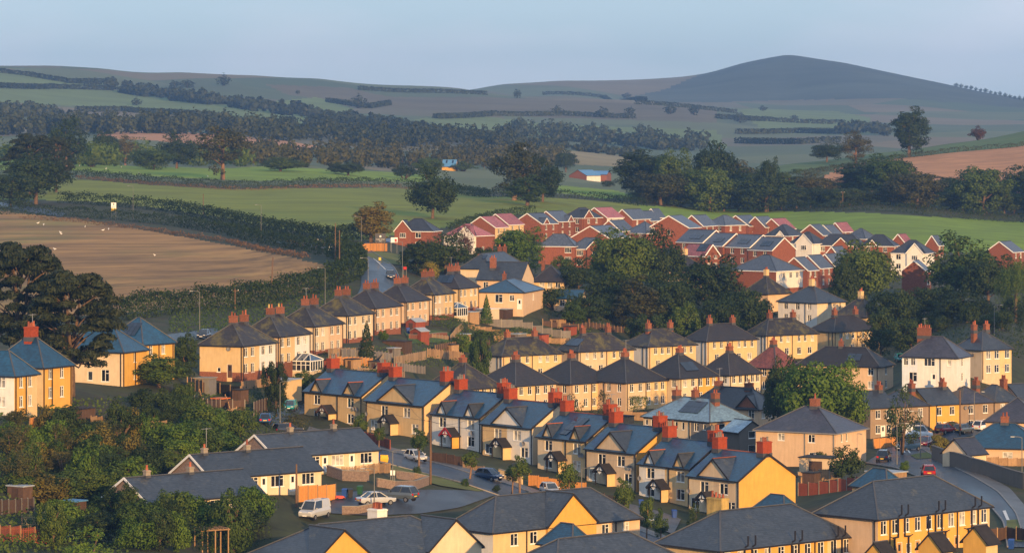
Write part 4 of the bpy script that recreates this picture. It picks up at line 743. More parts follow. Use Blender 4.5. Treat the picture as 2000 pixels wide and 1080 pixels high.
KD = dict(  # h, crown radius, crown half height, crown centre, clumps, clump radius, leaves per clump, leaf size, aspect, flat
 oak=(14,6.5,6.4,7.5,110,1.7,80,.5,.7,.75), tall=(18,4.6,8.2,9.8,105,1.5,80,.5,.7,.8), open=(20,6.2,8.4,11.2,62,1.8,80,.55,.7,.8), round=(9,4.0,4.2,4.6,90,1.0,80,.34,.7,.8),
 bush=(3,1.9,1.5,1.45,42,.55,70,.21,.6,.9), street=(6.5,1.55,1.9,4.5,34,.55,70,.24,.6,.9), scrub=(5,2.6,2.5,2.5,40,.8,70,.30,.6,.9), feathery=(6,2.6,2.7,3.2,46,.6,36,.34,.35,.9))
_pr = {}
def proto(kind, var, m):
    k = (kind, var, m)
    if k in _pr: return _pr[k]
    rg = np.random.default_rng(hash((len(kind), kind[0]+kind[-1] and ord(kind[0]), ord(kind[-1]), var)) % 9999); tb = MB(); asp = .7
    if kind == 'conifer':
        H_, r = 7., 1.6; C = []; N = []
        for i in range(2600):
            z = .25+6.6*(1-math.sqrt(rg.uniform())); q = 1.6*(1-z/7.1)*(.75+.35*abs(math.sin(z*5+rg.normal()*.3))); a = rg.uniform(0, 6.283); rr = q*rg.uniform(.7, 1); C.append((rr*math.cos(a), rr*math.sin(a), z)); N.append((math.cos(a), math.sin(a), .5))
        me = leaf_mesh('crown', np.array(C), np.array(N), .3, .4, m, rg); tb.tube([(0,0,-1),(0,0,3),(0,0,6.5)], [.16,.1,.03], 6)
    elif kind == 'far':
        H_, r = 14., 5.5; n = 230; d = rg.normal(0, 1, (n,3)); d /= np.linalg.norm(d, axis=1)[:,None]; lob = 1+.22*np.sin(d[:,0]*5+var)+.2*np.sin(d[:,1]*6+2*var)+.15*np.sin(d[:,2]*7)
        C = d*np.array([4.9,4.9,6.2])*(lob*rg.uniform(.72, 1.0, n))[:,None]+np.array([0,0,6.6]); me = leaf_mesh('crown', C, d, 1.9, .7, m, rg); tb.tube([(0,0,-2),(0,0,4),(0,0,9)], [.5,.4,.15], 5)
    elif kind == 'pine':
        H_, r = 18., 7.0; cl = []; tops = [(-1.5,.5,14.5),(2.2,-.6,13.5),(.4,1.4,16)]
        tb.tube([(0,0,-2),(0,0,3),(-.2,.1,6)], [.55,.45,.38], 7)
        for t_ in tops: tb.tube([(-.2,.1,5.6),((t_[0]-.2)/2+.3,t_[1]/2,9.5),t_], [.3,.22,.1], 6)
        for i in range(105):
            a = rg.uniform(0, 6.283); z = rg.uniform(4.0, 16.8); q = 6.4*math.sqrt(max(.05, 1-((z-8.8)/8.4)**2))*rg.uniform(.45, 1.0); cl.append((q*math.cos(a), q*math.sin(a), z))
            if i < 30: tb.tube([(0,0,max(4.5,z-3.2)), (q*.5*math.cos(a), q*.5*math.sin(a), z-1.3), (q*.92*math.cos(a), q*.92*math.sin(a), z-.2)], [.14,.1,.04], 5)
        C = []; N = []
        for c in cl:
            for _ in range(150):
                d = rg.normal(0, 1, 3); d /= np.linalg.norm(d); d[2] = abs(d[2])*.9-.25; C.append(np.array(c)+d*np.array([1.45,1.45,.95])*rg.uniform(.5, 1)); N.append(d)
        me = leaf_mesh('crown', np.array(C), np.array(N), .75, .3, m, rg)
    elif kind == 'willow':
        H_, r = 14., 4.5; C = []; N = []; tb.tube([(0,0,-1),(.1,0,4),(0,.2,9)], [.5,.4,.15], 7)
        for i in range(120):
            a = rg.uniform(0, 6.283); q = 4.3*math.sqrt(rg.uniform(.05, 1)); z0 = 13.5-2.2*(q/4.3)**2*2+rg.normal()*.5; ln = rg.uniform(2.5, 8)
            for j in range(44):
                z = z0-ln*j/44; C.append((q*math.cos(a)+rg.normal()*.22, q*math.sin(a)+rg.normal()*.22, max(.5, z))); N.append((math.cos(a), math.sin(a), .2))
        me = leaf_mesh('crown', np.array(C), np.array(N), .42, .35, m, rg)
    else:
        H_, r, hz, cz, nc, rc, nl, ls, asp, fl_ = KD[kind]; d = rg.normal(0, 1, (nc*3,3)); d /= np.linalg.norm(d, axis=1)[:,None]; d = d[(d[:,2] > -.92)][:nc]; nn = len(d)
        lob = 1+.16*np.sin(d[:,0]*3.1+var*1.7)+.14*np.sin(d[:,1]*4.3+var)+.1*np.sin(d[:,2]*5+var*2.)
        cl = d*np.array([r-rc*.6, r-rc*.6, hz-rc*.5])*(lob*np.where(rg.uniform(size=nn) < .72, rg.uniform(.78, 1.0, nn), rg.uniform(.3, .75, nn)))[:,None]+np.array([0,0,cz])
        cr_ = rc*rg.uniform(.65, 1.25, nn); li = np.repeat(np.arange(nn), nl); e_ = rg.normal(0, 1, (len(li),3)); e_ /= np.linalg.norm(e_, axis=1)[:,None]
        C = cl[li]+e_*(cr_[li]*rg.uniform(.55, 1.0, len(li)))[:,None]*np.array([1,1,fl_]); N = e_+d[li]*.5+np.array([0,0,.25])
        me = leaf_mesh('crown', C, N, ls, asp, m, rg); tr_ = H_*.017+.04
        if kind in ('bush', 'scrub', 'feathery'):
            for i in range(5): c = cl[i]; tb.tube([(0,0,-.5), tuple(c*.5), tuple(c*.9)], [tr_,tr_*.7,tr_*.3], 5)
        else:
            lean = rg.normal(0, .25, 2); tb.tube([(0,0,-1.5),(0,0,.2),(lean[0]*.4,lean[1]*.4,cz*.5),(lean[0],lean[1],cz),(lean[0]*1.2,lean[1]*1.2,cz+hz*.5)], [tr_*1.7,tr_*1.35,tr_,tr_*.75,tr_*.25], 8)
            for i in range(12 if kind != 'street' else 5):
                c = cl[i]; z1 = min(cz, max(cz*.45, c[2]-hz*.4)); tb.tube([(lean[0]*.5,lean[1]*.5,z1-.4), (c[0]*.5,c[1]*.5,(z1+c[2])/2+.2), (c[0]*.95,c[1]*.95,c[2])], [tr_*.55,tr_*.36,tr_*.12], 5)
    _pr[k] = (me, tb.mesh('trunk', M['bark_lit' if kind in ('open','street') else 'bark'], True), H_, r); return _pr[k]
NT = 0
def tree_at(p, hm, wm, kind, m, label, name='tree', group=None, cat=None, rot=None):
    global NT; NT += 1; me, tk, H_, r = proto(kind, NT % (3 if kind in ('oak','round','bush','far') else 2), m)
    o = empty(name, p, random.uniform(0, 6.283) if rot is None else rot, label, cat or ('shrub' if kind in ('bush','scrub') else 'tree'), group)
    o.scale = (wm/(2*r), wm/(2*r), hm/H_); link('crown', me, o)
    if kind != 'bush': link('trunk', tk, o)
    return o
def tb(u, vb, w, hp, kind, m, label, **kw):
    p = hit(u, vb); s = spt(p); return tree_at(p, hp/s, w/s, kind, m, label, **kw)
def ts(u, vt, s, w, kind, m, label, **kw):
    if kind in ('bush', 'scrub', 'conifer') and s > 8: return tb(u, vt+(2.0 if kind == 'conifer' else .75)*w, w, (2.0 if kind == 'conifer' else .8)*w, kind, m, label, **kw)
    y = F/s; x = (u-CX)/s; z = ground(x, y); top = ZC-(vt-VH)/s; return tree_at(Vector((x, y, z-.1)), max(1.2, top-z), w/s, kind, m, label, **kw)
FT = 'lone trees on the far hill fields'
for (u,vb,w,hp) in [(266,206,22,14),(340,172,20,14),(366,172,34,16),(437,168,28,22),(1010,192,18,17),(1224,193,20,12),(1089,225,22,19),(1177,230,26,20),(1230,224,22,16),(1309,223,28,19),(1356,225,22,19),(1178,260,22,18),(1252,261,27,19),(1490,217,20,10),(1551,234,16,10),(700,212,36,26),(581,184,10,8),(1445,240,30,20),(120,237,28,22),(20,240,40,26)]:
    tb(u,vb,w,hp,'far','leaf_far','lone hedgerow tree fading into haze on the far hill fields', name='hedgerow_tree', group=FT)
for i in range(15): u = 1868+i*9.5; tb(u,166+(u-1850)*.21,7+3*random.random(),6+4*random.random(),'far','leaf_far','tiny tree on the falling shoulder of the far hill', name='hilltop_tree', group='trees along the hill shoulder')
# individual trees in the middle distance
for (u,vt,s,w,k,m,lb) in [
 (435,236,4.75,112,'open','leaf_brown','tall thin-leaved tree standing alone by the field gate'),(845,330,6.35,112,'oak','leaf_dark','dark spreading oak at the top edge of the brick estate'),(725,392,7.75,80,'tall','leaf_yellow','yellowing upright tree behind the entrance sign'),
 (1005,280,5.5,120,'open','leaf_brown','bronze leaved tree behind the pink roofs'),(1060,310,5.45,95,'oak','leaf_dark','dark tree leaning against the bronze one'),(1030,345,5.7,85,'tall','leaf_mid','green ivy-clad tree at the foot of the bronze one'),
 (1776,206,4.0,74,'tall','leaf_dark','tallest tree standing alone on the ridge pasture'),(1672,256,4.05,68,'open','leaf_brown','smaller two-stemmed tree on the ridge pasture'),(1615,279,3.9,70,'oak','leaf_dark','low dark tree at the foot of the ridge pasture'),
 (1910,249,3.6,40,'scrub','leaf_rust','round rust-red bush on the ridge line'),(548,308,4.3,98,'oak','leaf_mid','low dome-shaped tree behind the long field hedge'),(680,317,4.3,84,'oak','leaf_dark','dark low tree behind the hedge, beyond the dome-shaped one'),
 (300,288,4.25,92,'oak','leaf_mid','broad low tree in the gull pasture'),(345,262,4.1,92,'oak','leaf_dark','taller dark tree behind the broad low one in the gull pasture'),(205,258,3.8,70,'oak','leaf_dark','dark tree in the band before the far wood'),(180,305,4.3,46,'scrub','leaf_mid','small round bush at the pasture edge'),
 (130,235,4.4,95,'oak','leaf_dark','high-crowned tree behind the roadside pine'),(245,265,3.7,60,'open','leaf_yellow','pale thin tree before the stubble field'),(835,304,4.0,62,'oak','leaf_mid','tree beside the lone blue roof'),(790,322,4.2,60,'scrub','leaf_dark','dark bush before the lone blue roof'),
 (1105,294,3.2,54,'oak','leaf_dark','dark tree behind the farm barn'),(905,318,3.4,60,'scrub','leaf_mid','bushy tree right of the lone blue roof'.replace(' right of',' beyond')),(1188,352,4.2,30,'scrub','leaf_dark','rounded bush in the farm paddock'),
 (70,300,6.0,150,'oak','leaf_dark','great dark oak by the roadside hedge'),(20,330,6.1,120,'oak','leaf_dark','dark tree leaning over the wet road'),(60,256,5.6,118,'pine','leaf_pine','flat-topped pine rising over the great dark oak'),(110,262,5.5,70,'pine','leaf_pine','second flat-topped pine with bare orange limbs'),
 (1010,437,8.1,104,'oak','leaf_bright','bright green tree before the brick estate'),(870,458,8.7,120,'oak','leaf_dark','dark spreading tree beside the white gabled house'),(815,470,8.9,80,'round','leaf_dark','dark shrubby tree by the speed sign'),(945,475,8.5,60,'round','leaf_dark','dark round tree under the pink roofs'),(905,440,7.8,50,'feathery','leaf_rust','bare reddish tree before the pink roof')]:
    ts(u,vt,s,w,k,m,lb)
ADJ = dict(leaf_dark='dark green', leaf_mid='mid green', leaf_brown='bronze-green', leaf_bright='bright green'); SHP = dict(oak='broad', tall='tall narrow', round='small round', open='open-crowned')
G1 = 'trees of the dark grove'
for (u,vt,s,w,k,m) in [(1220,448,8.6,140,'oak','leaf_mid'),(1195,520,9.1,120,'oak','leaf_dark'),(1290,452,8.5,110,'oak','leaf_dark'),(1380,500,8.9,150,'oak','leaf_dark'),(1455,552,9.3,110,'oak','leaf_dark'),(1130,505,8.8,80,'oak','leaf_dark'),(1310,535,9.2,130,'oak','leaf_dark'),(1245,545,9.3,110,'tall','leaf_brown'),(1150,575,9.5,90,'round','leaf_dark'),(1100,500,8.6,60,'round','leaf_mid'),(1400,570,9.5,100,'oak','leaf_dark'),(1180,470,8.5,70,'oak','leaf_mid'),(1340,590,9.6,80,'round','leaf_mid'),(1270,600,9.7,90,'round','leaf_dark'),(1120,585,9.6,60,'round','leaf_mid')]:
    ts(u,vt,s,w,k,m,f'{ADJ[m]} {SHP[k]} tree in the grove between estate and hipped rows', group=G1, name='grove_tree')
G2 = 'trees behind the white house'
for (u,vt,s,w,k,m) in [(1690,474,8.5,150,'oak','leaf_mid'),(1750,555,9.2,110,'oak','leaf_dark'),(1880,464,8.5,165,'oak','leaf_mid'),(1930,500,8.7,120,'oak','leaf_dark'),(1830,550,9.1,110,'oak','leaf_dark'),(1890,570,9.3,120,'oak','leaf_dark'),(1650,500,8.7,70,'oak','leaf_dark'),(1780,610,9.8,90,'round','leaf_dark'),(1720,600,9.6,70,'round','leaf_dark')]:
    ts(u,vt,s,w,k,m,f'{ADJ[m]} {SHP[k]} tree in the clump between estate and white house', group=G2, name='clump_tree')
ts(1985,500,9.4,90,'willow','leaf_mid','weeping tree with hanging strands at the end of the estate', name='willow_tree'); ts(2020,560,10.3,80,'willow','leaf_dark','second weeping tree beside the tan two-stack house', name='willow_tree')
G3 = 'tree belt beyond the meadow'
for i, (u,vt,w) in enumerate([(1262,290,96),(1310,292,70),(1290,330,110),(1345,345,90),(1395,280,90),(1385,320,100),(1425,300,80),(1455,328,90),(1495,335,90),(1540,335,90),(1590,340,90),(1500,300,40),(1690,310,100),(1740,303,110),(1790,330,100),(1835,345,100),(1875,350,80),(1920,318,100),(1970,345,90),(2010,325,90),(2060,320,100),(1660,345,80),(1400,360,70),(1640,365,60),(1800,355,60),(2100,330,100)]):
    ts(u,vt,4.85+.12*(i % 3),w*1.25,k := 'oak' if i % 3 else 'tall',m := ('leaf_dark','leaf_mid','leaf_brown','leaf_dark')[i % 4],f'{ADJ[m]} {SHP[k]} tree in the belt behind the meadow hedge', group=G3, name='belt_tree')
for i in range(30):
    u = 1255+i*27+random.uniform(-8, 8); ts(u, 366+random.uniform(-8, 8)+max(0, (u-1600)*.02), 5.05, random.uniform(55, 80), 'round', m := random.choice(('leaf_dark','leaf_dark','leaf_mid')), f'{ADJ[m]} low bushy tree at the foot of the meadow belt', group='low trees at the foot of the belt', name='belt_tree')
# town trees
for (u,vt,s,w,k,m,lb) in [
 (1600,690,12.6,170,'oak','leaf_bright','great bright green tree between terrace and hipped rows'),(1650,712,12.5,100,'oak','leaf_bright','second bright crown joined to the great green tree'),(1522,698,12.2,80,'oak','leaf_dark','darker tree tucked beside the great green one'),
 (1762,757,13.0,80,'feathery','leaf_dark','dark feathery tree before the brown terrace'),(310,690,13.9,122,'round','leaf_mid','large leafy shrub tree before the cream slate house'),(362,650,13.2,60,'round','leaf_dark','dark slim tree beside the chimney row'),(345,700,13.5,60,'round','leaf_dark','dark shrub beside the large leafy one'),
 (716,624,11.6,42,'conifer','leaf_dark','dark conifer at the corner of the chimney row'),(748,645,11.2,26,'bush','leaf_bright','round bright bush beside the dark conifer'),(540,690,13.4,52,'round','leaf_dark','dark tree at the white conservatory'),(515,712,13.3,20,'conifer','leaf_dark','narrow conifer by the chimney row'),(590,722,12.7,52,'round','leaf_mid','leafy tree below the white conservatory'),
 (940,640,10.9,50,'round','leaf_mid','small tree by the sloping hedge'),(905,655,11.0,50,'bush','leaf_bright','pale shrub beside the small tree by the hedge'),(950,573,10.0,30,'conifer','leaf_bright','bright cone bush by the tan bungalow'),(842,512,9.6,46,'bush','leaf_gold','golden shrub behind the chimney row'),(863,500,9.3,16,'conifer','leaf_bright','narrow bright conifer beside the golden shrub'),
 (1180,765,12.6,60,'feathery','leaf_brown','bare twiggy shrub before the pink-tan pyramid block'),(1120,762,12.8,50,'feathery','leaf_dark','spiky plant behind the red chimneys'),(1650,880,14.6,80,'bush','leaf_dark','broad dark shrub beside the flat garage'),(1605,882,14.3,40,'bush','leaf_mid','small clipped shrub beside the flat garage'),
 (1835,850,14.0,44,'bush','leaf_gold','pale leafy shrub on the dark stone wall'),(1768,902,14.8,26,'bush','leaf_bright','small shrub by the red car'),(1840,718,12.6,30,'bush','leaf_mid','round shrub at the white house door'),(1352,975,16.3,30,'feathery','leaf_dark','dark spreading shrub under the white cottage wall')]:
    ts(u,vt,s,w,k,m,lb)
for (u,vt,s,w,lb) in [(818,834,14.9,36,'beside the leaning pole'),(740,830,14.3,24,'before the big-gabled cottage with red fence'),(705,805,14.0,34,'against the first cottage'),(918,878,15.1,36,'by the dark parked hatchback'),(1015,886,15.3,42,'at the wooden fence'),(1110,897,15.6,44,'before the two-dish cottage'),(1218,930,16.2,42,'before the white cottage'),(1262,965,16.8,30,'beside the white table'),(1290,990,17.0,32,'beside the blue pot'),(1000,905,15.2,30,'crowded against the one at the fence')]:
    ts(u,vt,s,w,'street','leaf_mid','small round-headed street tree '+lb, name='street_tree')
# the pines and the wild gardens, lower left
ts(40,460,14.6,215,'pine','leaf_pine','big open pine with forked orange trunk at the frame edge', name='pine_tree'); ts(205,590,13.1,80,'pine','leaf_pine','low dark pine sheltering the cream slate house', name='pine_tree'); ts(140,516,14.9,215,'pine','leaf_pine','dense dark pine beside the brick chimney', name='pine_tree')
SC_ = dict(leaf_dark='dark', leaf_mid='mid green', leaf_brown='brownish', leaf_bright='bright green', leaf_yellow='yellowing'); SK_ = dict(bush='rounded', scrub='tall', round='tree-like', feathery='thin twiggy')
def scatter(poly, n, kinds, wr, hr, label, group, seed, smin=None, smax=None, name='shrub'):
    rg = random.Random(seed); us = [p[0] for p in poly]; vs = [p[1] for p in poly]; c = 0
    while c < n:
        u, v = rg.uniform(min(us), max(us)), rg.uniform(min(vs), max(vs))
        if not inpoly(np.array([u]), np.array([v]), poly)[0]: continue
        c += 1; p = hit(u, v, smin, smax); k, m = rg.choice(kinds); tree_at(p, rg.uniform(*hr), rg.uniform(*wr), k, m, f'{SC_[m]} {SK_[k]} '+label, group=group, name=name)
GA = 'overgrown shrubs of the lower gardens'
scatter([(0,850),(170,850),(320,870),(330,940),(180,990),(0,990)], 46, [('bush','leaf_mid'),('bush','leaf_bright'),('scrub','leaf_dark'),('scrub','leaf_mid'),('feathery','leaf_brown'),('bush','leaf_yellow'),('round','leaf_dark')], (3.0,6.5), (2.6,5.2), 'shrub in the overgrown gardens between pine houses and sheds', GA, 5)
scatter([(330,855),(455,842),(475,868),(445,885),(400,930),(320,905)], 22, [('bush','leaf_mid'),('bush','leaf_bright'),('scrub','leaf_bright'),('scrub','leaf_mid')], (4,7.5), (3,5.0), 'shrub on the bank above the slate bungalows', 'shrub bank above the bungalows', 6)
scatter([(190,1000),(300,1010),(480,1000),(520,1040),(480,1085),(60,1085)], 30, [('bush','leaf_mid'),('scrub','leaf_dark'),('scrub','leaf_mid'),('round','leaf_dark'),('bush','leaf_bright')], (3,6), (2.5,5), 'shrub below the slate bungalows', 'shrubs below the bungalows', 7)
scatter([(230,810),(370,770),(400,810),(300,850)], 10, [('scrub','leaf_dark'),('bush','leaf_dark'),('bush','leaf_mid')], (3,5), (2,3.5), 'shrub under the large leafy shrub tree', 'dark shrubs by the wooden fence', 8)
scatter([(830,640),(1000,660),(1100,680),(900,690)], 10, [('bush','leaf_mid'),('bush','leaf_dark'),('scrub','leaf_mid')], (1.5,3), (1,2.4), 'little shrub between the fenced plots', 'shrubs in the fenced plots', 9)
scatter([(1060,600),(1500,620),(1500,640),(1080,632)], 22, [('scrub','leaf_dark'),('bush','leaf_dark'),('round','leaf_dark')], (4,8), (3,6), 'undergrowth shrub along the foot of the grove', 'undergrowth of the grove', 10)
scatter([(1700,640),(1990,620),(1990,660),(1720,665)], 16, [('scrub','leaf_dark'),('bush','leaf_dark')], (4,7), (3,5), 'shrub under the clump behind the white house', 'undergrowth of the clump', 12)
scatter([(700,900),(1200,1010),(1330,1040),(1100,1000)], 9, [('bush','leaf_mid'),('bush','leaf_dark')], (.9,1.6), (.7,1.3), 'front-garden shrub along the cottage row', 'front garden shrubs', 13)
for (u,vt,s,w,k,m,lb) in [(190,838,16.2,95,'scrub','leaf_yellow','yellow-green shrub in the overgrown gardens'),(150,905,17.2,110,'round','leaf_mid','large rounded shrub in the overgrown gardens'),(250,890,16.9,120,'round','leaf_bright','bright swelling shrub behind the stone-gabled bungalow'),(455,955,18.3,90,'round','leaf_mid','leafy tree before the windows of the shed-side bungalow'),(270,968,18.9,110,'round','leaf_mid','bushy tree before the stone gable'),(400,985,19.2,90,'scrub','leaf_bright','bright hedge tree below the shed-side bungalow'),(170,1030,20.3,120,'feathery','leaf_bright','feathery bright shrub at the bottom edge'),(105,963,18.9,60,'round','leaf_mid','small tree behind the white shed'),(330,965,18.6,70,'round','leaf_dark','dark tree by the bungalow gable'),(30,800,16.2,50,'scrub','leaf_brown','brownish shrub below the white edge house')]:
    ts(u,vt,s,w,k,m,lb)
# --- far woods, each read as one mass
def wood(name, line, n, hpx, wpx, m, label, seed, jv=3):
    rg = np.random.default_rng(seed); C = []; N = []; us = [p[0] for p in line]; vs = [p[1] for p in line]
    for i in range(n):
        u = rg.uniform(us[0], us[-1]); v = np.interp(u, us, vs)+rg.uniform(-jv, jv); p = hit(u, v); s = spt(p); hh = rg.uniform(*hpx)/s; w = rg.uniform(*wpx)/s; k = 130
        d = rg.normal(0, 1, (k,3)); d /= np.linalg.norm(d, axis=1)[:,None]; lob = 1+.25*np.sin(d[:,0]*5+i)+.2*np.sin(d[:,2]*6+i)
        C.append(d*np.array([w/2,w/2,hh*.48])*(lob*rg.uniform(.7, 1, k))[:,None]+np.array([p.x,p.y,p.z+hh*.5])); N.append(d)
    s = spt(hit(us[0], vs[0])); sz = 6.5/s
    o = link(name, leaf_mesh(name, np.concatenate(C), np.concatenate(N), sz, .75, m, rg)); tag(o, label, 'woodland', kind='stuff')
wood('woodland', [(-60,262),(120,262),(300,258),(430,262),(560,268)], 170, (30,46), (16,28), 'leaf_far', 'long straight-edged wood across the valley behind the stubble field', 1)
wood('woodland', [(215,176),(330,192),(450,208),(560,222),(690,244),(830,262)], 150, (14,24), (14,26), 'leaf_far', 'dark wood running diagonally down the far hillside', 2, 4)
wood('woodland', [(500,268),(640,275),(760,285),(900,280),(1000,284)], 110, (26,40), (20,36), 'leaf_far', 'autumn-tinted wood in the valley behind the lone blue roof', 3, 6)
wood('woodland', [(455,312),(640,318),(800,318),(960,322),(1090,318)], 150, (22,40), (24,40), 'leaf_brown', 'brown-green copse filling the valley floor', 4, 12)
wood('woodland', [(960,282),(1060,286),(1150,296),(1250,308)], 55, (10,20), (14,26), 'leaf_far', 'thin line of trees above the tan field', 5, 3)
wood('woodland', [(0,225),(60,228),(130,228)], 30, (12,26), (18,30), 'leaf_far', 'small hazy wood at the foot of the pale upland field', 6, 4)
wood('woodland', [(990,266),(1060,268),(1140,272),(1280,285),(1380,288)], 60, (14,32), (24,44), 'leaf_far', 'hazy copses in the misty valley', 7, 8)
wood('woodland', [(1640,258),(1690,258),(1730,262)], 22, (14,22), (18,28), 'leaf_far', 'dark block of trees by the misty farmstead', 8, 4)
wood('woodland', [(0,318),(150,322),(420,322),(480,326)], 60, (28,50), (30,50), 'leaf_mid', 'trees massed behind the gull pasture', 9, 5)
wood('woodland', [(560,250),(700,246),(830,262),(860,268)], 40, (14,22), (20,34), 'leaf_far', 'rounded wood end where the diagonal wood meets the valley', 10, 4)
# --- hedges
def hedge(name, line, hm, wm, m, label, seed, ls=.35, dens=26, rag=.3, kind=None, cat='hedge', smin=None, smax=None):
    rg = np.random.default_rng(seed); P = [hit(u, v, smin, smax) for u, v in line]; C = []; N = []
    for a, b in zip(P[:-1], P[1:]):
        d = Vector((b.x-a.x, b.y-a.y, 0)); L_ = d.length
        if L_ < .01: continue
        d.normalize(); n = Vector((-d.y, d.x, 0)); k = int(L_*dens*max(hm, 1)*.7)+4
        for i in range(k):
            t = rg.uniform(0, L_); hh = hm*(1+rag*(math.sin(t*.35+seed)+.7*math.sin(t*1.1+seed*2))*.5+rag*rg.normal()*.25); x, y = a.x+d.x*t, a.y+d.y*t
            g = ground(x, y); r = rg.uniform()
            if r < .35: off, z, nn = rg.uniform(-.5, .5)*wm, hh*rg.uniform(.9, 1.06), (0,0,1)
            else: sg = -1 if rg.uniform() < .5 else 1; z = hh*rg.uniform(.0, 1.); off = sg*wm*.5*(1-.25*(z/hh)**2)*rg.uniform(.8, 1.05); nn = (n.x*sg, n.y*sg, .3)
            C.append((x+n.x*off, y+n.y*off, g+z)); N.append(nn)
    o = link(name, leaf_mesh(name, np.array(C), np.array(N), ls, .7, m, rg)); tag(o, label, cat, kind=kind); return o
hedge('field_hedge', [(-60,418),(80,420),(160,425),(250,432),(350,442),(450,458),(560,482),(640,500)], 2.6, 3.5, 'leaf_dark', 'dark hedge along the top of the brown field', 1, .45, 20)
hedge('field_hedge', [(120,396),(230,404),(320,412),(420,430),(540,456),(650,474),(720,466)], 3.2, 4, 'leaf_dark', 'tall roadside hedge along the foot of the green field', 2, .5, 18)
hedge('field_hedge', [(215,628),(330,612),(430,604),(520,590),(620,566),(680,545),(696,525),(680,508),(655,500)], 3.6, 5, 'leaf_dark', 'thick hedge between the brown field and the chimney row', 3, .45, 44)
hedge('field_hedge', [(-40,338),(150,346),(300,359),(430,368),(560,367),(750,364),(860,372),(950,386),(1090,388)], 2.8, 3.5, 'leaf_dark', 'long dark hedge between green field and pasture', 4, .5, 16)
hedge('field_hedge', [(1090,384),(1180,392),(1260,404)], 2.4, 3, 'leaf_dark', 'short hedge behind the top of the estate', 14, .5, 16)
hedge('field_hedge', [(1470,409),(1600,413),(1800,420),(2000,434),(2100,440)], 3.0, 3.5, 'leaf_dark', 'dark trimmed hedge along the back of the meadow', 5, .45, 20)
hedge('field_hedge', [(1560,344),(1640,330),(1770,309),(1850,299),(2000,286)], 2.0, 3, 'leaf_brown', 'rough hedge between ridge pasture and straw field', 6, .55, 12)
hedge('field_hedge', [(880,452),(920,440),(980,425),(1040,418)], 2.2, 3, 'leaf_dark', 'hedge between green field and the estate roofs', 15, .45, 16)
hedge('clipped_hedge', [(852,640),(900,646),(1000,662),(1040,666)], 2.2, 2.2, 'leaf_mid', 'long clipped hedge sloping below the lean-to conservatory', 7, .25, 60, .08)
hedge('clipped_hedge', [(556,832),(600,838)], 1.5, 1.5, 'leaf_brown', 'low clipped hedge at the corner of the first cottage', 8, .2, 90, .08)
hedge('clipped_hedge', [(1228,803),(1266,803)], 2.4, 2.2, 'leaf_mid', 'square clipped hedge before the cream pyramid block', 9, .2, 110, .05)
hedge('clipped_hedge', [(632,742),(700,748),(770,752)], 1.8, 3, 'leaf_mid', 'grassy hedge bank behind the first cottage roof', 10, .25, 50, .2)
hedge('clipped_hedge', [(505,962),(560,955)], 1.1, 1.2, 'leaf_dark', 'dark low hedge under the bungalow windows', 11, .2, 90, .1)
hedge('clipped_hedge', [(360,1075),(440,1062),(520,1055)], 2.2, 3, 'leaf_dark', 'dark hedge behind the slate foreground roof', 12, .25, 60, .15)
hedge('clipped_hedge', [(0,1068),(60,1062),(115,1058)], 1.0, 3, 'leaf_bright', 'soft green hedge before the brown garden fence', 13, .22, 70, .2)
for i, (ln, hm, lb) in enumerate([([(40,428),(150,434),(300,452),(450,474),(600,505)], .9, 'dry orange grass along the brown field hedge'),([(150,349),(300,362),(430,371),(560,370),(760,367),(880,376)], 1.1, 'dry orange grass at the foot of the long field hedge'),([(560,482),(620,484),(660,480)], 1.3, 'dry grass bank at the road bend'),([(600,535),(650,530),(668,548)], 1.0, 'dry grass in the field corner')]):
    hedge('dry_grass', ln, hm, 1.6, 'dry_grass', lb, 30+i, .35, 22, .5, kind='stuff', cat='grass')
for i, ln in enumerate([[(-40,172),(0,172),(100,173),(220,177)],[(-20,140),(60,150),(120,160),(220,172)],[(150,218),(240,218),(340,224),(440,234)],[(130,163),(220,163)],[(640,200),(720,212),(760,205)],[(700,176),(850,182),(950,186)],[(850,232),(960,226),(1100,226),(1240,232)],[(1400,232),(1500,237),(1650,243)],[(1440,262),(1560,260),(1640,262)],[(1440,280),(1560,282),(1640,278)],[(1060,186),(1180,192),(1260,198)],[(1240,204),(1330,210),(1440,222)],[(880,262),(960,268)]]):
    hedge('far_hedge', ln, 5.0, 7, 'leaf_far', 'dark hedge line dividing the hazy upland fields', 50+i, 2.6, 2.4, .15, cat='hedge')['group'] = 'hedge lines of the far hills'
# low rough growth over the garden ground
def tufts(name, poly, n, ls, m, label, seed, smin=None, smax=None):
    rg = np.random.default_rng(seed); us = [p[0] for p in poly]; vs = [p[1] for p in poly]; C = []
    while len(C) < n:
        u, v = rg.uniform(min(us), max(us)), rg.uniform(min(vs), max(vs))
        if inpoly(np.array([u]), np.array([v]), poly)[0]: p = hit(u, v, smin, smax); q = rg.uniform(.05, .5); C.append((p.x, p.y, p.z+q))
    tag(link(name, leaf_mesh(name, np.array(C), np.tile([0,-.6,.6], (n,1)), ls, .6, m, rg)), label, 'ground cover', kind='stuff')
tufts('rough_grass', [(0,800),(420,760),(480,900),(240,930),(250,1085),(0,1085)], 6000, .4, 'leaf_mid', 'rough ground cover through the overgrown gardens', 1)
tufts('rough_grass', [(420,760),(600,760),(560,900),(420,900)], 2500, .35, 'leaf_dark', 'rough ground cover on the bank above the bungalows', 2)
tufts('rough_grass', [(620,690),(1120,640),(1200,660),(900,720),(640,720)], 2500, .3, 'leaf_mid', 'rough grass between the fenced plots', 3)
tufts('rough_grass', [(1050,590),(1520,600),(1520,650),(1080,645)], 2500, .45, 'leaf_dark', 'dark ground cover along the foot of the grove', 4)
tufts('rough_grass', [(330,615),(520,595),(640,570),(690,560),(690,600),(560,640),(420,650),(330,650)], 2600, .4, 'leaf_mid', 'rough verge grass behind the chimney row', 6)
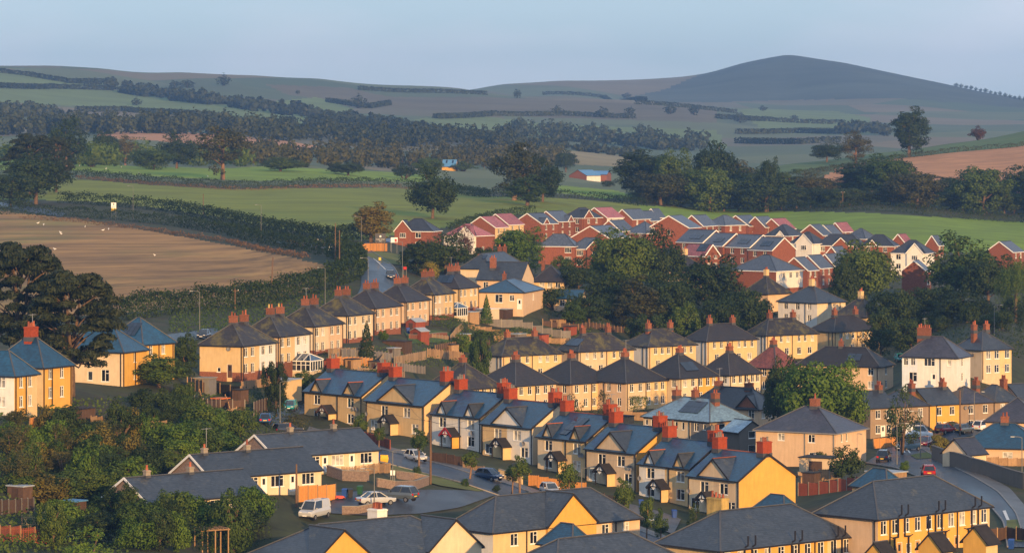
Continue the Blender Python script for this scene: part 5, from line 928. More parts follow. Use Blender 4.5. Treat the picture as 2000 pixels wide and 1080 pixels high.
tufts('rough_grass', [(1650,620),(2000,610),(2000,700),(1750,690)], 2000, .45, 'leaf_dark', 'dark ground cover behind the white house', 5)
# ------------------------------------------------------------------ roads and paths
def resample(line, n):
    L_ = [0.]
    for a, b in zip(line[:-1], line[1:]): L_.append(L_[-1]+math.dist(a, b))
    t = np.linspace(0, L_[-1], n); return list(zip(np.interp(t, L_, [p[0] for p in line]), np.interp(t, L_, [p[1] for p in line])))
def smooth(P, k=3):
    for _ in range(k): P = [P[0]]+[(P[i-1]+P[i]*2+P[i+1])/4 for i in range(1, len(P)-1)]+[P[-1]]
    return P
def strip(name, A, B, m, dz=.1, n=70, nl=7, smin=None, smax=None, skirt=0.):
    PA = smooth([hit(u, v, smin, smax) for u, v in resample(A, n)]); PB = smooth([hit(u, v, smin, smax) for u, v in resample(B, n)]); b = MB(); V = []
    for a, c in zip(PA, PB):
        for j in range(nl+1): q = a.lerp(c, j/nl); V.append((q.x, q.y, ground(q.x, q.y)+dz))
    b.add(V, [(i*(nl+1)+j, i*(nl+1)+j+1, (i+1)*(nl+1)+j+1, (i+1)*(nl+1)+j) for i in range(n-1) for j in range(nl)])
    o = b.build(name, M[m], smooth=True); o['kind'] = 'structure'
    return PA, PB
def kerb(P, off, dz=.14, name='kerb'):
    b = MB(); up = Vector((0,0,1)); Q = [Vector((p.x, p.y, ground(p.x, p.y)+.1)) for p in P]
    for i in range(len(Q)-1): b.bar(Q[i]+up*dz*.5, Q[i+1]+up*dz*.5, .16, dz)
    o = b.build(name, M['kerb']); o['kind'] = 'structure'
RA = [(600,842),(700,868),(746,880),(850,905),(920,927),(1000,950),(1100,985),(1200,1020),(1330,1068)]; RB = [(600,866),(690,892),(767,910),(830,926),(900,944),(960,964),(1060,998),(1150,1036),(1280,1085)]
pa, pb = strip('road', RA, RB, 'tarmac', .12); kerb(pa, 0); kerb(pb, 0)
strip('pavement', [(u+4,v-7) for u,v in RA], RA, 'paving', .22, nl=2)
strip('parking_area', [(655,962),(720,960),(800,957),(870,958),(940,960),(990,958)], [(640,1003),(720,1008),(820,1004),(900,992),(960,970),(1000,962)], 'tarmac_dry', .12)
strip('grass_verge', [(768,911),(840,929),(900,946),(945,961)], [(760,922),(800,934),(860,950),(930,961)], 'verge', .16, nl=4)
pa, pb = strip('road', [(1690,905),(1750,915),(1800,935),(1870,955),(1930,985),(1960,1020),(1968,1070)], [(1740,868),(1790,872),(1842,902),(1900,932),(1950,962),(1985,1004),(2005,1070)], 'tarmac', .12, nl=10); kerb(pa, 0); kerb(pb, 0)
strip('pavement', [(1790,872),(1842,902),(1900,932),(1950,962),(1985,1004),(2005,1070)], [(1800,868),(1858,900),(1916,927),(1972,955),(2010,1000),(2030,1070)], 'paving', .24, nl=3)
strip('road', [(1740,868),(1800,850),(1900,838),(2010,834)], [(1790,877),(1830,867),(1900,850),(2010,847)], 'tarmac', .1)
pa, pb = strip('road', [(540,476),(620,485),(655,490),(688,499),(700,514),(706,537),(705,562),(690,592)], [(540,470),(620,476),(680,476),(708,480),(742,502),(770,522),(782,547),(778,577)], 'tarmac', .15); kerb(pb, 0)
strip('road', [(690,492),(700,484),(712,474)], [(716,496),(722,486),(728,476)], 'tarmac', .13, n=12, nl=3)
strip('driveway', [(505,822),(545,797),(606,786)], [(530,838),(572,814),(614,802)], 'tarmac', .12, n=20)
strip('road', [(-80,392),(0,396),(60,404),(130,418)], [(-80,405),(0,406),(50,414),(120,425)], 'tarmac', .15, n=30, nl=4)
strip('road', [(320,655),(400,645),(425,640)], [(330,674),(412,660),(436,652)], 'tarmac', .12, n=20, nl=4)
strip('lawn', [(790,650),(840,645),(890,652)], [(800,672),(850,670),(905,668)], 'grass', .14, n=20, nl=5); strip('grass_verge', [(708,498),(740,492),(790,500)], [(745,514),(775,518),(800,520)], 'verge', .16, n=16, nl=4)
strip('grass_verge', [(1966,1018),(1990,1015),(2030,1020)], [(1966,1055),(1990,1060),(2030,1060)], 'verge', .16, n=10, nl=5); strip('grass_verge', [(1778,891),(1800,885),(1826,884)], [(1790,898),(1815,897),(1835,894)], 'verge', .18, n=10, nl=3)
strip('patio', [(1230,985),(1290,1000),(1330,1015)], [(1225,1010),(1280,1030),(1315,1045)], 'paving', .14, n=14, nl=4)
for A, B in (([(1958,1000),(1966,1018)],[(1964,999),(1972,1018)]), ([(735,512),(752,528)],[(736.5,512),(754,528)]), ([(728,506),(742,517)],[(729.2,506),(743.5,517)]), ([(1968,1040),(1990,1041)],[(1968,1043),(1990,1044)]), ([(1762,880),(1766,886)],[(1765,880),(1769,886)]), ([(1772,881),(1776,887)],[(1775,881),(1779,887)])):
    strip('road_marking', A, B, 'road_paint', .2, n=6, nl=1)
# ------------------------------------------------------------------ fences and walls
_fp = {}
def panel_mesh(hm, style, m):
    k = (hm, style, m)
    if k not in _fp:
        b = MB(); w = 1.78
        if style == 'boards':
            for i in range(9): x = i*w/9; b.box(x+.005, x+w/9-.005, -.012-(i % 2)*.012, .012-(i % 2)*.012, .05, hm-(.0 if i % 2 else .03))
            for z in (.3, hm-.35): b.box(0, w, .026, .07, z, z+.08)
        elif style == 'lap':
            for i in range(8): z = .05+i*(hm-.1)/8; b.add([(0,-.02,z),(w,-.02,z),(w,.01,z+(hm-.1)/8),(0,.01,z+(hm-.1)/8)], ((0,1,2,3),))
            for x in (0, w/2, w-.05): b.box(x, x+.05, .012, .05, .05, hm)
        else:
            for i in range(8): x = i*w/8; b.box(x+.05, x+w/8-.05, -.01, .01, .1, hm)
            for z in (.25, hm-.3): b.box(0, w, .012, .05, z, z+.08)
        _fp[k] = b.mesh('fence_panel', M[m])
    return _fp[k]
_po = {}
def fence(line, hm, m, label, style='boards', post='timber', name='fence', smin=None, smax=None, group=None):
    P = [hit(u, v, smin, smax) for u, v in line]; root = empty(name, P[0], 0, label, 'fence', group); k = (hm, post)
    if k not in _po: b = MB(); b.box(-.06, .06, -.06, .06, -.6, hm+.03); _po[k] = b.mesh('post', M[post])
    for a, c in zip(P[:-1], P[1:]):
        d = Vector((c.x-a.x, c.y-a.y, 0)); L_ = d.length; n = max(1, round(L_/1.86)); d.normalize(); ang = math.atan2(d.y, d.x); st = L_/n
        for i in range(n+1):
            q = a.lerp(c, i/n); z = ground(q.x, q.y); link('post', _po[k], root, Vector((q.x, q.y, z))-P[0], ang)
            if i < n:
                q2 = a.lerp(c, (i+1)/n); zz = min(z, ground(q2.x, q2.y)); o = link('panel', panel_mesh(hm, style, m), root, Vector((q.x+d.x*.06, q.y+d.y*.06, zz))-P[0], ang); o.scale.x = max(.3, (st-.12)/1.78)
def wall(line, hm, wm, m, label, name='garden_wall', cop='concrete', zb=.8):
    P = [hit(u, v) for u, v in line]; fine = []
    for a, c in zip(P[:-1], P[1:]):
        n = max(1, int((c-a).length/2)); fine += [a.lerp(c, i/n) for i in range(n)]
    fine.append(P[-1]); root = empty(name, P[0], 0, label, 'wall'); b, cp = MB(), MB(); V, W2 = [], []
    for i, p in enumerate(fine):
        d = (fine[min(i+1,len(fine)-1)]-fine[max(i-1,0)]); d.z = 0; d.normalize(); n = Vector((-d.y, d.x, 0))*(wm/2); z = ground(p.x, p.y); q = Vector((p.x, p.y, z))-P[0]; up = Vector((0,0,1))
        V += [q-n-up*zb, q+n-up*zb, q+n+up*hm, q-n+up*hm]; n2 = n*1.25; W2 += [q-n2+up*(hm+.003), q+n2+up*(hm+.003), q+n2+up*(hm+.09), q-n2+up*(hm+.09)]
    for bb, VV in ((b, V), (cp, W2)):
        k = len(fine); bb.add(VV, [(i*4+j, (i+1)*4+j, (i+1)*4+(j+1)%4, i*4+(j+1)%4) for i in range(k-1) for j in range(4)]+[(0,1,2,3),(4*k-4,4*k-3,4*k-2,4*k-1)])
    b.build('wall', M[m], root); cp.build('coping', M[cop], root)
for ln, hm, m, st, po, lb in [
 ([(938,630),(1000,640),(1060,652),(1114,662)],1.7,'timber_grey','lap','concrete','grey panel fence with pale concrete posts across the plots'),([(915,640),(960,650),(1040,664),(1112,672)],1.2,'timber','boards','timber','low brown boarded fence under the grey panel fence'),
 ([(642,712),(680,714),(728,716)],1.5,'timber_orange','lap','concrete','bright orange garden fence with concrete posts'),([(668,700),(720,704),(766,708)],1.7,'timber_grey','lap','concrete','dull grey fence behind the bright orange one'),([(642,700),(690,698),(730,692)],1.6,'timber','boards','concrete','brown fence below the conifer'),
 ([(770,714),(800,708),(832,702)],1.6,'timber','lap','concrete','pale stepped fence climbing beside the dark shed'),([(775,722),(800,726),(830,730)],1.4,'timber_grey','lap','concrete','dark grey fence behind the second cottage chimneys'),([(835,698),(870,702),(905,706)],1.7,'timber','boards','timber','brown boarded fence by the pyramid roof'),
 ([(496,812),(522,803),(548,794)],2.0,'timber_dark','lap','timber_grey','tall dark fence beside the driveway'),([(365,818),(410,822),(462,816)],1.6,'timber','lap','timber','brown lap fence above the shrub bank'),([(380,795),(430,800),(478,802)],1.6,'timber_dark','lap','concrete','dark fence in the shaded plots below the chimney row'),([(366,760),(410,765),(470,778)],1.8,'sign_black','boards','timber','black boarded fence under the first chimney row house'),
 ([(472,762),(500,758),(526,754)],1.3,'timber','boards','timber','low pale fence beside the narrow conifer'),([(583,980),(620,978),(655,976)],1.9,'timber_orange','boards','timber','new orange board fence at the bungalow end'),([(668,932),(720,928),(762,924)],1.3,'timber','picket','timber','weathered picket fence above the stone garden walls'),
 ([(707,862),(740,872),(762,880)],1.5,'timber_red','boards','timber_red','dark red fence before the second cottage'),([(843,902),(872,907),(902,913)],1.5,'timber_dark','boards','timber_dark','dark fence before the red-porch cottage'),([(905,915),(930,921),(960,930)],1.0,'timber','picket','timber','low fence before the half white cottage'),([(1033,948),(1070,955),(1144,966)],1.6,'timber_orange','boards','timber_orange','honey coloured board fence before the solar cottage'),
 ([(1160,975),(1200,985),(1225,992)],1.1,'timber_dark','picket','timber_dark','dark low railings before the two-dish cottage'),([(1559,968),(1620,962),(1688,955)],1.8,'timber_red','lap','concrete','long rust red fence with concrete posts behind the end cottage'),([(1559,945),(1600,940),(1640,934)],1.7,'timber','boards','concrete','pale board fence above the rust red one'),
 ([(178,838),(240,842),(325,846)],1.7,'timber','boards','timber','pale board fence between pine houses and overgrown gardens'),([(58,840),(100,838),(140,842)],1.6,'timber_orange','boards','timber','short orange fence below the yellow rendered house'),([(88,868),(110,866),(140,868)],1.6,'timber','boards','timber','small brown fence among the garden shrubs'),
 ([(-20,1056),(40,1058),(96,1062)],1.7,'timber_red','picket','timber','red-brown upright fence by the white shed'),([(-10,1005),(30,1003),(66,1000)],1.6,'timber_dark','boards','galv','dark fence with pale posts behind the log pile'),([(1706,876),(1730,874),(1752,871)],1.6,'timber_orange','boards','timber','orange fence beside the parked navy car'),
 ([(1903,906),(1950,908),(2005,910)],1.2,'timber','boards','timber','brown fence below the low bungalow'),([(708,492),(730,491),(756,491)],1.9,'timber_orange','boards','timber','orange hoarding fence under the entrance sign'),([(833,660),(870,664),(902,667)],.9,'timber','lap','concrete','low fence along the little lawn'),([(965,665),(1020,676),(1090,690)],1.5,'timber','lap','concrete','brown fence behind the white end wall'),
 ([(1060,635),(1130,645),(1240,650)],1.3,'timber_dark','boards','timber','dark fence along the foot of the grove'),([(1210,818),(1235,820),(1262,822)],1.5,'timber','boards','timber','brown fence under the square clipped hedge'),([(1930,1060),(1965,1055),(2005,1058)],1.6,'timber_dark','lap','timber','dark yard fence at the end of the long yellow terrace'),
 ([(700,735),(740,738),(790,742)],1.5,'timber','lap','concrete','brown fence behind the first two cottage roofs'),([(850,690),(880,684),(905,680)],1.5,'timber_dark','boards','timber','dark fence beside the little lawn'),([(990,690),(1010,680),(1022,668)],1.4,'timber','boards','concrete','short fence climbing behind the white end wall'),([(640,735),(650,718),(662,704)],1.5,'timber_grey','lap','concrete','grey fence running uphill from the hedge bank'),([(735,735),(742,718),(750,706)],1.5,'timber','lap','concrete','brown fence running uphill to the conifer'),([(880,668),(890,655),(905,642)],1.4,'timber','boards','concrete','brown fence running uphill by the clipped hedge'),([(390,780),(395,800),(398,820)],1.5,'timber_dark','lap','timber','dark dividing fence in the shaded plots'),([(440,790),(446,805),(450,822)],1.5,'timber','lap','timber','brown dividing fence in the shaded plots'),([(1120,690),(1180,700),(1240,700)],1.4,'timber_dark','boards','timber','dark fence between the hipped rows'),([(1330,690),(1390,690),(1440,684)],1.4,'timber_dark','boards','timber','dark garden fence before the black-ridged pair')]:
    fence(ln, hm, m, lb, st, po)
wall([(1822,898),(1850,910),(1900,925),(1950,940),(2000,955),(2040,962)], 2.1, .4, 'pebble_dark', 'long dark stone wall curving along the wet road', cop='pebble_dark')
wall([(736,950),(770,956),(810,955),(836,946)], 1.0, .3, 'stone', 'curved sunlit garden wall above the parking area'); wall([(640,928),(670,938),(720,940)], 1.2, .3, 'stone', 'dark rubble wall below the picket fence'); wall([(668,1004),(700,1004),(730,998)], .9, .3, 'stone', 'low curved wall beside the silver saloon')
wall([(776,934),(810,938),(838,944)], .9, .3, 'stone', 'short wall under the pole on the verge'); wall([(1840,872),(1870,870),(1890,876)], .9, .3, 'pebble_brown', 'low brown wall before the yellow terraced house'); wall([(975,932),(1000,940),(1020,946)], 1.1, .25, 'cream', 'cream rendered front wall by the street tree'); wall([(800,662),(840,660),(872,658)], .8, .3, 'brick_old', 'low brick wall at the little lawn')
# ------------------------------------------------------------------ sheds and conservatories
def shed(u, v, wl, wr, hm, th, mw, mr_, label, rise=.6, flat=False, name='shed', door='timber_dark', smin=None, smax=None):
    p = hit(u, v, smin, smax); s = spt(p); t = R_(th); a = wl/(s*math.cos(t)); b = wr/(s*math.sin(t)); root = empty(name, p, math.pi/2-t, label, name.replace('_', ' ')); w = MB(); w.box(0, b, 0, a, -.8, hm)
    if not flat: w.tri((0,0,hm),(0,a,hm),(0,a/2,hm+rise)); w.tri((b,0,hm),(b,a,hm),(b,a/2,hm+rise))
    w.build('wall', M[mw], root); r = MB(); o_ = .15
    if flat: r.box(-o_, b+o_, -o_, a+o_, hm+.003, hm+.13)
    else:
        for y, sg in ((-o_, 1), (a+o_, -1)):
            z0 = hm-o_*rise/(a/2); P = [(-o_,y,z0+.03),(b+o_,y,z0+.03),(b+o_,a/2,hm+rise+.03),(-o_,a/2,hm+rise+.03)]; Q = [(x,y_,z+.07) for x,y_,z in P]; r.add(P+Q, ((0,1,2,3),(4,5,6,7),(0,1,5,4),(1,2,6,5),(2,3,7,6),(3,0,4,7)))
    r.build('roof', M[mr_], root)
    d = MB(); d.box(-.03, -.003, a*.3, a*.7, .02, min(1.9, hm*.9)); d.build('door', M[door], root)
    return root
for args in [(812,650,20,18,2.0,40,'timber_red','fibre','red-brown shed with pale roof beside the blue bin'),(822,668,22,16,1.9,45,'timber_red','fibre','small red shed with pitched roof on the little lawn'),(128,1048,30,14,2.0,35,'white','barn_blue','white boarded shed with blue roof edge'),(100,1045,22,14,1.9,40,'timber_grey','fibre','grey greenhouse-like shed behind the white one')]: shed(*args)
for u,v,wl,wr,hm,th,mw,mr_,lb in [(408,772,30,12,2.4,20,'pebble_grey','concrete','grey metal shed with flat roof in the shaded plots'),(560,776,52,26,2.5,25,'cream','fibre','flat-roofed garage with long pale roof behind the driveway'),(1625,928,62,22,2.3,25,'beige','felt','flat felt-roofed garage beside the broad dark shrub'),(955,628,26,20,2.4,30,'offwhite','upvc','white summerhouse behind the grey panel fence'),(918,630,20,18,2.0,40,'timber','fibre','open log store by the lean-to conservatory'),(160,826,36,22,1.7,30,'timber_dark','tile_dark','dark lean-to beside the yellow rendered house'),(790,692,44,14,2.2,25,'timber_dark','felt','dark wide shed below the red-brown sheds'),(690,724,16,14,1.8,35,'timber','felt','little shed behind the first cottage chimney'),(738,728,18,14,1.8,35,'timber_grey','felt','grey shed beside the dull fence plots'),(882,694,20,14,1.9,40,'timber','felt','brown shed by the pyramid roof fence'),(1012,672,20,16,1.9,35,'timber_grey','fibre','grey shed behind the white end wall'),(1058,672,16,14,1.8,40,'timber_red','felt','small red shed in the fenced plots'),(988,624,18,14,2.0,30,'timber_dark','fibre','dark shed below the tan bungalow'),(1092,642,18,14,1.9,35,'timber','felt','brown shed at the grove edge'),(432,800,20,14,1.5,35,'sign_black','orange_trim','black enclosure with orange rim in the shaded plots'),(648,726,16,12,1.8,35,'timber_red','felt','red shed by the orange garden fence'),(770,700,14,12,1.7,40,'timber_grey','fibre','grey box shed above the pale stepped fence'),(905,672,16,14,1.8,35,'timber','fibre','pale-roofed shed at the end of the little lawn'),(945,682,16,12,1.8,40,'timber_dark','felt','dark shed below the clipped hedge'),(1115,656,14,12,1.8,35,'timber_red','felt','red-brown shed under the grove trees'),(470,788,18,14,1.9,35,'timber_dark','felt','dark shed between the shaded fences'),(45,985,34,16,1.9,35,'timber_dark','fibre','low dark shed beside the log pile'),(150,1012,30,16,1.8,35,'timber_dark','barn_blue','dark store with blue edge before the stone gable'),(1590,952,22,14,1.9,35,'timber_dark','felt','dark shed between the two long fences'),(1225,835,20,14,1.8,40,'timber','felt','brown shed behind the solar cottage'),(1735,958,40,40,2.2,48,'timber','fibre','lean-to with pale sheet roof before the red car')]:
    shed(u,v,wl,wr,hm,th,mw,mr_,lb, flat=True, name='garage' if 'garage' in lb else 'shed')
def conservatory(u, v, wl, wr, th, label):
    p = hit(u, v); s = spt(p); t = R_(th); a = wl/(s*math.cos(t)); b = wr/(s*math.sin(t)); root = empty('conservatory', p, math.pi/2-t, label, 'conservatory'); w = MB(); w.box(0, b, 0, a, -1, .8); w.build('base_wall', M['offwhite'], root)
    f = MB(); n1, n2 = max(2, round(a/.9)), max(2, round(b/.9)); hm = 2.3
    for i in range(n1+1): y = a*i/n1; f.box(-.02, .06, y-.05, y+.05, .8, hm)
    for i in range(n2+1): x = b*i/n2; f.box(x-.05, x+.05, -.02, .06, .8, hm)
    f.box(-.06, b+.06, -.06, .08, hm, hm+.15); f.box(-.06, .08, .08, a+.06, hm, hm+.15); f.box(-.03, .07, 0, a, .8, .9); f.box(.07, b, -.03, .07, .8, .9); f.box(-.021, .061, 0, a, 1.75, 1.83); f.build('frame', M['upvc'], root)
    for i in range(n1): y0, y1 = a*i/n1+.05, a*(i+1)/n1-.05; g = MB(); g.quad((.03,y0,.9),(.03,y1,.9),(.03,y1,hm),(.03,y0,hm)); g.build('pane', M['glass'], root)
    for i in range(n2): x0, x1 = b*i/n2+.05, b*(i+1)/n2-.05; g = MB(); g.quad((x0,.03,.9),(x1,.03,.9),(x1,.03,hm),(x0,.03,hm)); g.build('pane', M['glass'], root)
    z0, z1 = hm+.16, hm+1.15; r = MB(); A, B = (b/2, a*.25, z1), (b/2, a*.75, z1); E = [(-.1,-.1,z0),(b+.1,-.1,z0),(b+.1,a+.1,z0),(-.1,a+.1,z0)]
    r.tri(E[0],E[1],A); r.quad(E[1],E[2],B,A); r.tri(E[2],E[3],B); r.quad(E[3],E[0],A,B); ro = r.build('roof', M['glass_roof'], root)
    q = MB(); up = Vector((0,0,.03))
    for e0, e1 in ((E[0],A),(E[1],A),(E[2],B),(E[3],B),(A,B)): q.bar(Vector(e0)+up, Vector(e1)+up, .09)
    for i in range(1, 4): y = a*i/4; q.bar((-.1,y,z0+.03), (b/2,min(max(y,a*.25),a*.75),z1+.03), .06)
    q.build('glazing_bars', M['upvc'], ro)
conservatory(606,735,56,22,24,'white conservatory with blue glass roof at the chimney row'); conservatory(893,626,34,20,28,'smaller lean-to conservatory with yellow blinds')
# ------------------------------------------------------------------ cars
_wh = None
def wheel_meshes():
    global _wh
    if not _wh:
        b = MB(); r = .32; b.tube([(0,-.1,0),(0,-.11,0),(0,.11,0),(0,.1,0)], [r*.8,r,r,r*.8], 16); c = MB(); c.tube([(0,-.115,0),(0,-.06,0)], [.2,.19], 10); _wh = (b.mesh('wheel', M['tyre']), c.mesh('rim', M['rim']))
    return _wh
CARK = dict(hatch=(4.0,1.72,1.46,.30,-1.95,.75,-1.35,.86,.15), saloon=(4.65,1.80,1.44,.22,-1.6,.80,-.75,.88,-.05), suv=(4.55,1.88,1.68,.30,-2.2,.75,-1.75,1.02,.1), van=(4.9,1.92,1.98,.42,-2.42,1.35,-2.36,1.12,.85), estate=(4.5,1.80,1.50,.28,-2.2,.75,-1.85,.9,.1))
def car(u, v, u2, v2, kind, paint, label, smin=None, smax=None):
    p = hit(u, v, smin, smax); q = hit(u2, v2, smin, smax); d = q-p; ang = math.atan2(d.y, d.x); L_, W_c, H_, zb, gx0, wx, rx_, belt, rfx = CARK[kind]; hw = W_c/2; hl = L_/2
    root = empty('van' if kind == 'van' else 'car', p+Vector((0,0,.12)), ang, label, 'van' if kind == 'van' else 'car'); b = MB()
    nose = .62 if kind != 'van' else .8
    st = [(-hl,.45,belt-.12,.90),(-hl+.12,.32,belt-.02,.97),(-hl+.5,.28,belt+.02,1),(wx*.2,.24,belt,1),(wx+.15,.24,belt-.02,1),(hl-.5,.26,belt-.14,.97),(hl-.15,.3,nose+.08,.92),(hl,.42,nose-.06,.82)]
    V = []
    for x, z0, z1, f in st:
        w = hw*f; V += [(x,-w*.94,z0),(x,-w,z0+.18),(x,-w,(z0+z1)/2+.08),(x,-w*.9,z1),(x,w*.9,z1),(x,w,(z0+z1)/2+.08),(x,w,z0+.18),(x,w*.94,z0)]
    n = 8; b.add(V, [(i*n+j, i*n+(j+1)%n, (i+1)*n+(j+1)%n, (i+1)*n+j) for i in range(len(st)-1) for j in range(n)]+[tuple(range(n))[::-1], tuple(len(V)-n+k for k in range(n))]); b.build('body', M[paint], root, smooth=False)
    x0, x1, zt, wb, wt = gx0 if kind != 'saloon' else -1.6, wx+.35, H_, hw*.88, hw*.70; t0, t1 = rx_, wx-.55 if kind != 'van' else wx-.35
    B4 = [(x0,-wb,belt-.01),(x1,-wb,belt-.03),(x1,wb,belt-.03),(x0,wb,belt-.01)]; T4 = [(t0,-wt,zt),(t1,-wt,zt),(t1,wt,zt),(t0,wt,zt)]
    g = MB(); g.quad(B4[1],B4[2],T4[2],T4[1]); g.build('windscreen', M['glass'], root); g = MB(); g.quad(B4[0],B4[3],T4[3],T4[0]); g.build('rear_window', M['glass_dark'], root)
    for i, (a, c) in enumerate(((0,1),(3,2))):
        g = MB(); g.quad(B4[a],B4[c],T4[c],T4[a]); g.build('side_window', M['glass_dark'] , root)
    g = MB(); g.add([(t0-.04,-wt-.03,zt-.03),(t1+.06,-wt-.03,zt-.03),(t1+.06,wt+.03,zt-.03),(t0-.04,wt+.03,zt-.03),(t0+.1,-wt+.08,zt+.06),(t1-.1,-wt+.08,zt+.06),(t1-.1,wt-.08,zt+.06),(t0+.1,wt-.08,zt+.06)], ((0,1,5,4),(1,2,6,5),(2,3,7,6),(3,0,4,7),(4,5,6,7)))
    for i in range(4): g.bar(B4[i], T4[i], .10, .10)
    for sg in (-1, 1):
        m0, m1 = (B4[0][0]+B4[1][0])/2, (T4[0][0]+T4[1][0])/2; g.bar((m0,sg*wb*1.005,belt), (m1,sg*wt*1.01,zt), .09, .05)
        if kind == 'van': g.add([(x0,sg*(wb+.012),belt),(m0-.1,sg*(wb+.012),belt),(m1-.1,sg*(wt+.012),zt),(t0,sg*(wt+.012),zt)], ((0,1,2,3),))
    g.build('roof', M[paint], root)
    wm_, rm_ = wheel_meshes()
    for x in (-hl+.82, hl-.85):
        for sg in (-1, 1): w = link('wheel', wm_, root, (x, sg*(hw-.08), .2)); r = link('rim', rm_, w); w.rotation_euler = (0, 0, 0 if sg < 0 else math.pi)
    for sg in (-1, 1):
        g = MB(); g.box(hl-.2, hl-.03, sg*hw*.62-.16, sg*hw*.62+.16, nose-.08, nose+.07); g.build('headlight', M['lamp_clear'], root)
        g = MB(); g.box(-hl-.01, -hl+.1, sg*hw*.70-.14, sg*hw*.70+.14, belt-.32, belt-.08); g.build('tail_light', M['lamp_red'], root)
        g = MB(); g.box(x1-.35, x1-.2, sg*(hw+.1)-.1, sg*(hw+.1)+.1, belt, belt+.14); g.build('door_mirror', M[paint], root)
    g = MB(); g.box(-hl-.02, -hl+.02, -.26, .26, .52, .63); g.build('rear_number_plate', M['plate_yellow'], root); g = MB(); g.box(hl-.02, hl+.025, -.26, .26, .36, .47); g.build('front_number_plate', M['plate_white'], root)
for a in [(812,901,880,919,'hatch','paint_silver','silver hatchback parked at the kerb beside the leaning pole'),(956,938,1010,957,'hatch','paint_navy','dark blue hatchback parked before the half white cottage'),(734,986,800,1000,'saloon','paint_silver','silver saloon in the parking area'),(780,978,700,955,'suv','paint_steel','dark green-grey off-roader beside the silver saloon'),(614,1012,560,1022,'van','paint_silver','silver van with roof bars by the orange fence'),
 (567,802,545,812,'hatch','paint_teal','turquoise hatchback on the driveway'),(519,828,530,800,'hatch','paint_blue','dark blue car with yellow plate seen from behind'),(562,848,600,856,'estate','paint_dark','black car half hidden behind the bungalow ridge'),(1773,880,1700,884,'suv','paint_navy','navy car facing the orange fence on the wet road'),(1806,872,1760,880,'hatch','paint_maroon','dark red car behind the navy one'),(1792,856,1850,850,'van','paint_white','white van before the brown terrace'),
 (1813,930,1784,898,'estate','paint_red','bright red estate car with yellow plate at the road bend'),(1726,902,1760,885,'suv','paint_dark','black pickup with lit plate by the tan house'),(1846,846,1890,843,'hatch','paint_red','red hatchback before the yellow terraced house'),(1882,846,1930,842,'estate','paint_steel','dark grey car before the dish-hung terraced house'),(1922,842,1980,838,'suv','paint_white','white car with sloping bonnet behind the low bungalow'),(1074,966,1130,990,'hatch','paint_silver','pale blue-grey car roof showing over the slate ridge'),
 (398,662,360,668,'hatch','paint_dark','dark car on the road behind the chimney row'),(763,545,770,570,'suv','paint_dark','black car on the wet road above the chimney row'),(1750,668,1790,664,'van','paint_white','white van parked beside the white house'),(1788,664,1830,660,'hatch','paint_white','white car beside the parked white van'),(1758,706,1790,700,'hatch','paint_teal','blue-green car under the small lamp')]: car(*a)
# ------------------------------------------------------------------ posts, poles, signs
def lamp(u, vb, hp, label, arm=-1, mt='galv', group=None):
    p = hit(u, vb); hm = hp/spt(p); root = empty('street_lamp', p, 0, label, 'street lamp', group); b = MB(); b.tube([(0,0,-.5),(0,0,1.2),(0,0,1.3),(0,0,hm)], [.09,.09,.065,.045], 8); b.build('column', M[mt], root)
    b = MB(); b.tube([(0,0,hm-.05),(arm*.4,-.2,hm+.1),(arm*1.1,-.5,hm+.16)], .045, 6); b.build('arm', M[mt], root); b = MB(); b.box(-.26,.26,-.1,.1,-.05,.05); o = b.build('lamp_head', M['metal_grey'], root, (arm*1.35,-.6,hm+.15))
for u,vb,hp,arm,lb in [(260,432,68,-1,'tall sunlit lamp by the white notice board'),(510,463,62,-1,'thin lamp along the roadside hedge'),(390,658,88,-1,'lamp behind the first chimney row house'),(706,498,74,-1,'lamp at the road junction'),(719,553,48,-1,'lamp beside the wet road above the chimneys'),(635,604,80,-1,'lamp in the thick field hedge'),(786,545,72,-1,'lamp behind the entrance boards'),(1752,908,80,1,'tall pale lamp before the tan house'),(1798,896,92,-1,'lamp on the little grass island'),(1903,836,70,1,'lamp before the dish-hung terrace'),(1996,952,98,-1,'lamp on the stone wall at the frame edge'),(1942,655,58,1,'lamp behind the two-stack house'),(1759,705,44,1,'short lamp beside the white house'),(731,994,78,-1,'thin lamp before the silver saloon'),(767,950,70,1,'thin lamp with a pale sign in the bungalow gardens'),(547,826,80,1,'slim lamp by the driveway'),(1001,965,60,1,'slim post lamp before the honey fence'),(1136,975,60,1,'slim lamp by the two-dish cottage')]:
    lamp(u, vb, hp, 'slim street lamp column, '+lb, arm)
POLE = {}
def pole(u, vb, hp, label, key=None, cross=True, lean=0.):
    p = hit(u, vb); hm = hp/spt(p); root = empty('utility_pole', p, random.uniform(-.5, .5), label, 'utility pole'); b = MB(); b.tube([(0,0,-1),(lean*hm*.5,0,hm*.5),(lean*hm,0,hm)], [.15,.13,.10], 8); b.build('shaft', M['pole_wood'], root)
    if cross:
        b = MB(); b.box(-.7,.7,-.06,.06,hm-.45,hm-.33); b.build('crossarm', M['pole_wood'], root, (lean*hm,0,0))
        for x in (-.6, 0, .6): b = MB(); b.tube([(x,0,hm-.33),(x,0,hm-.2),(x,0,hm-.15)], [.05,.06,.02], 6); b.build('insulator', M['upvc'], root, (lean*hm,0,0))
    POLE[key or label] = Vector((p.x+lean*hm, p.y, p.z+hm-.15))
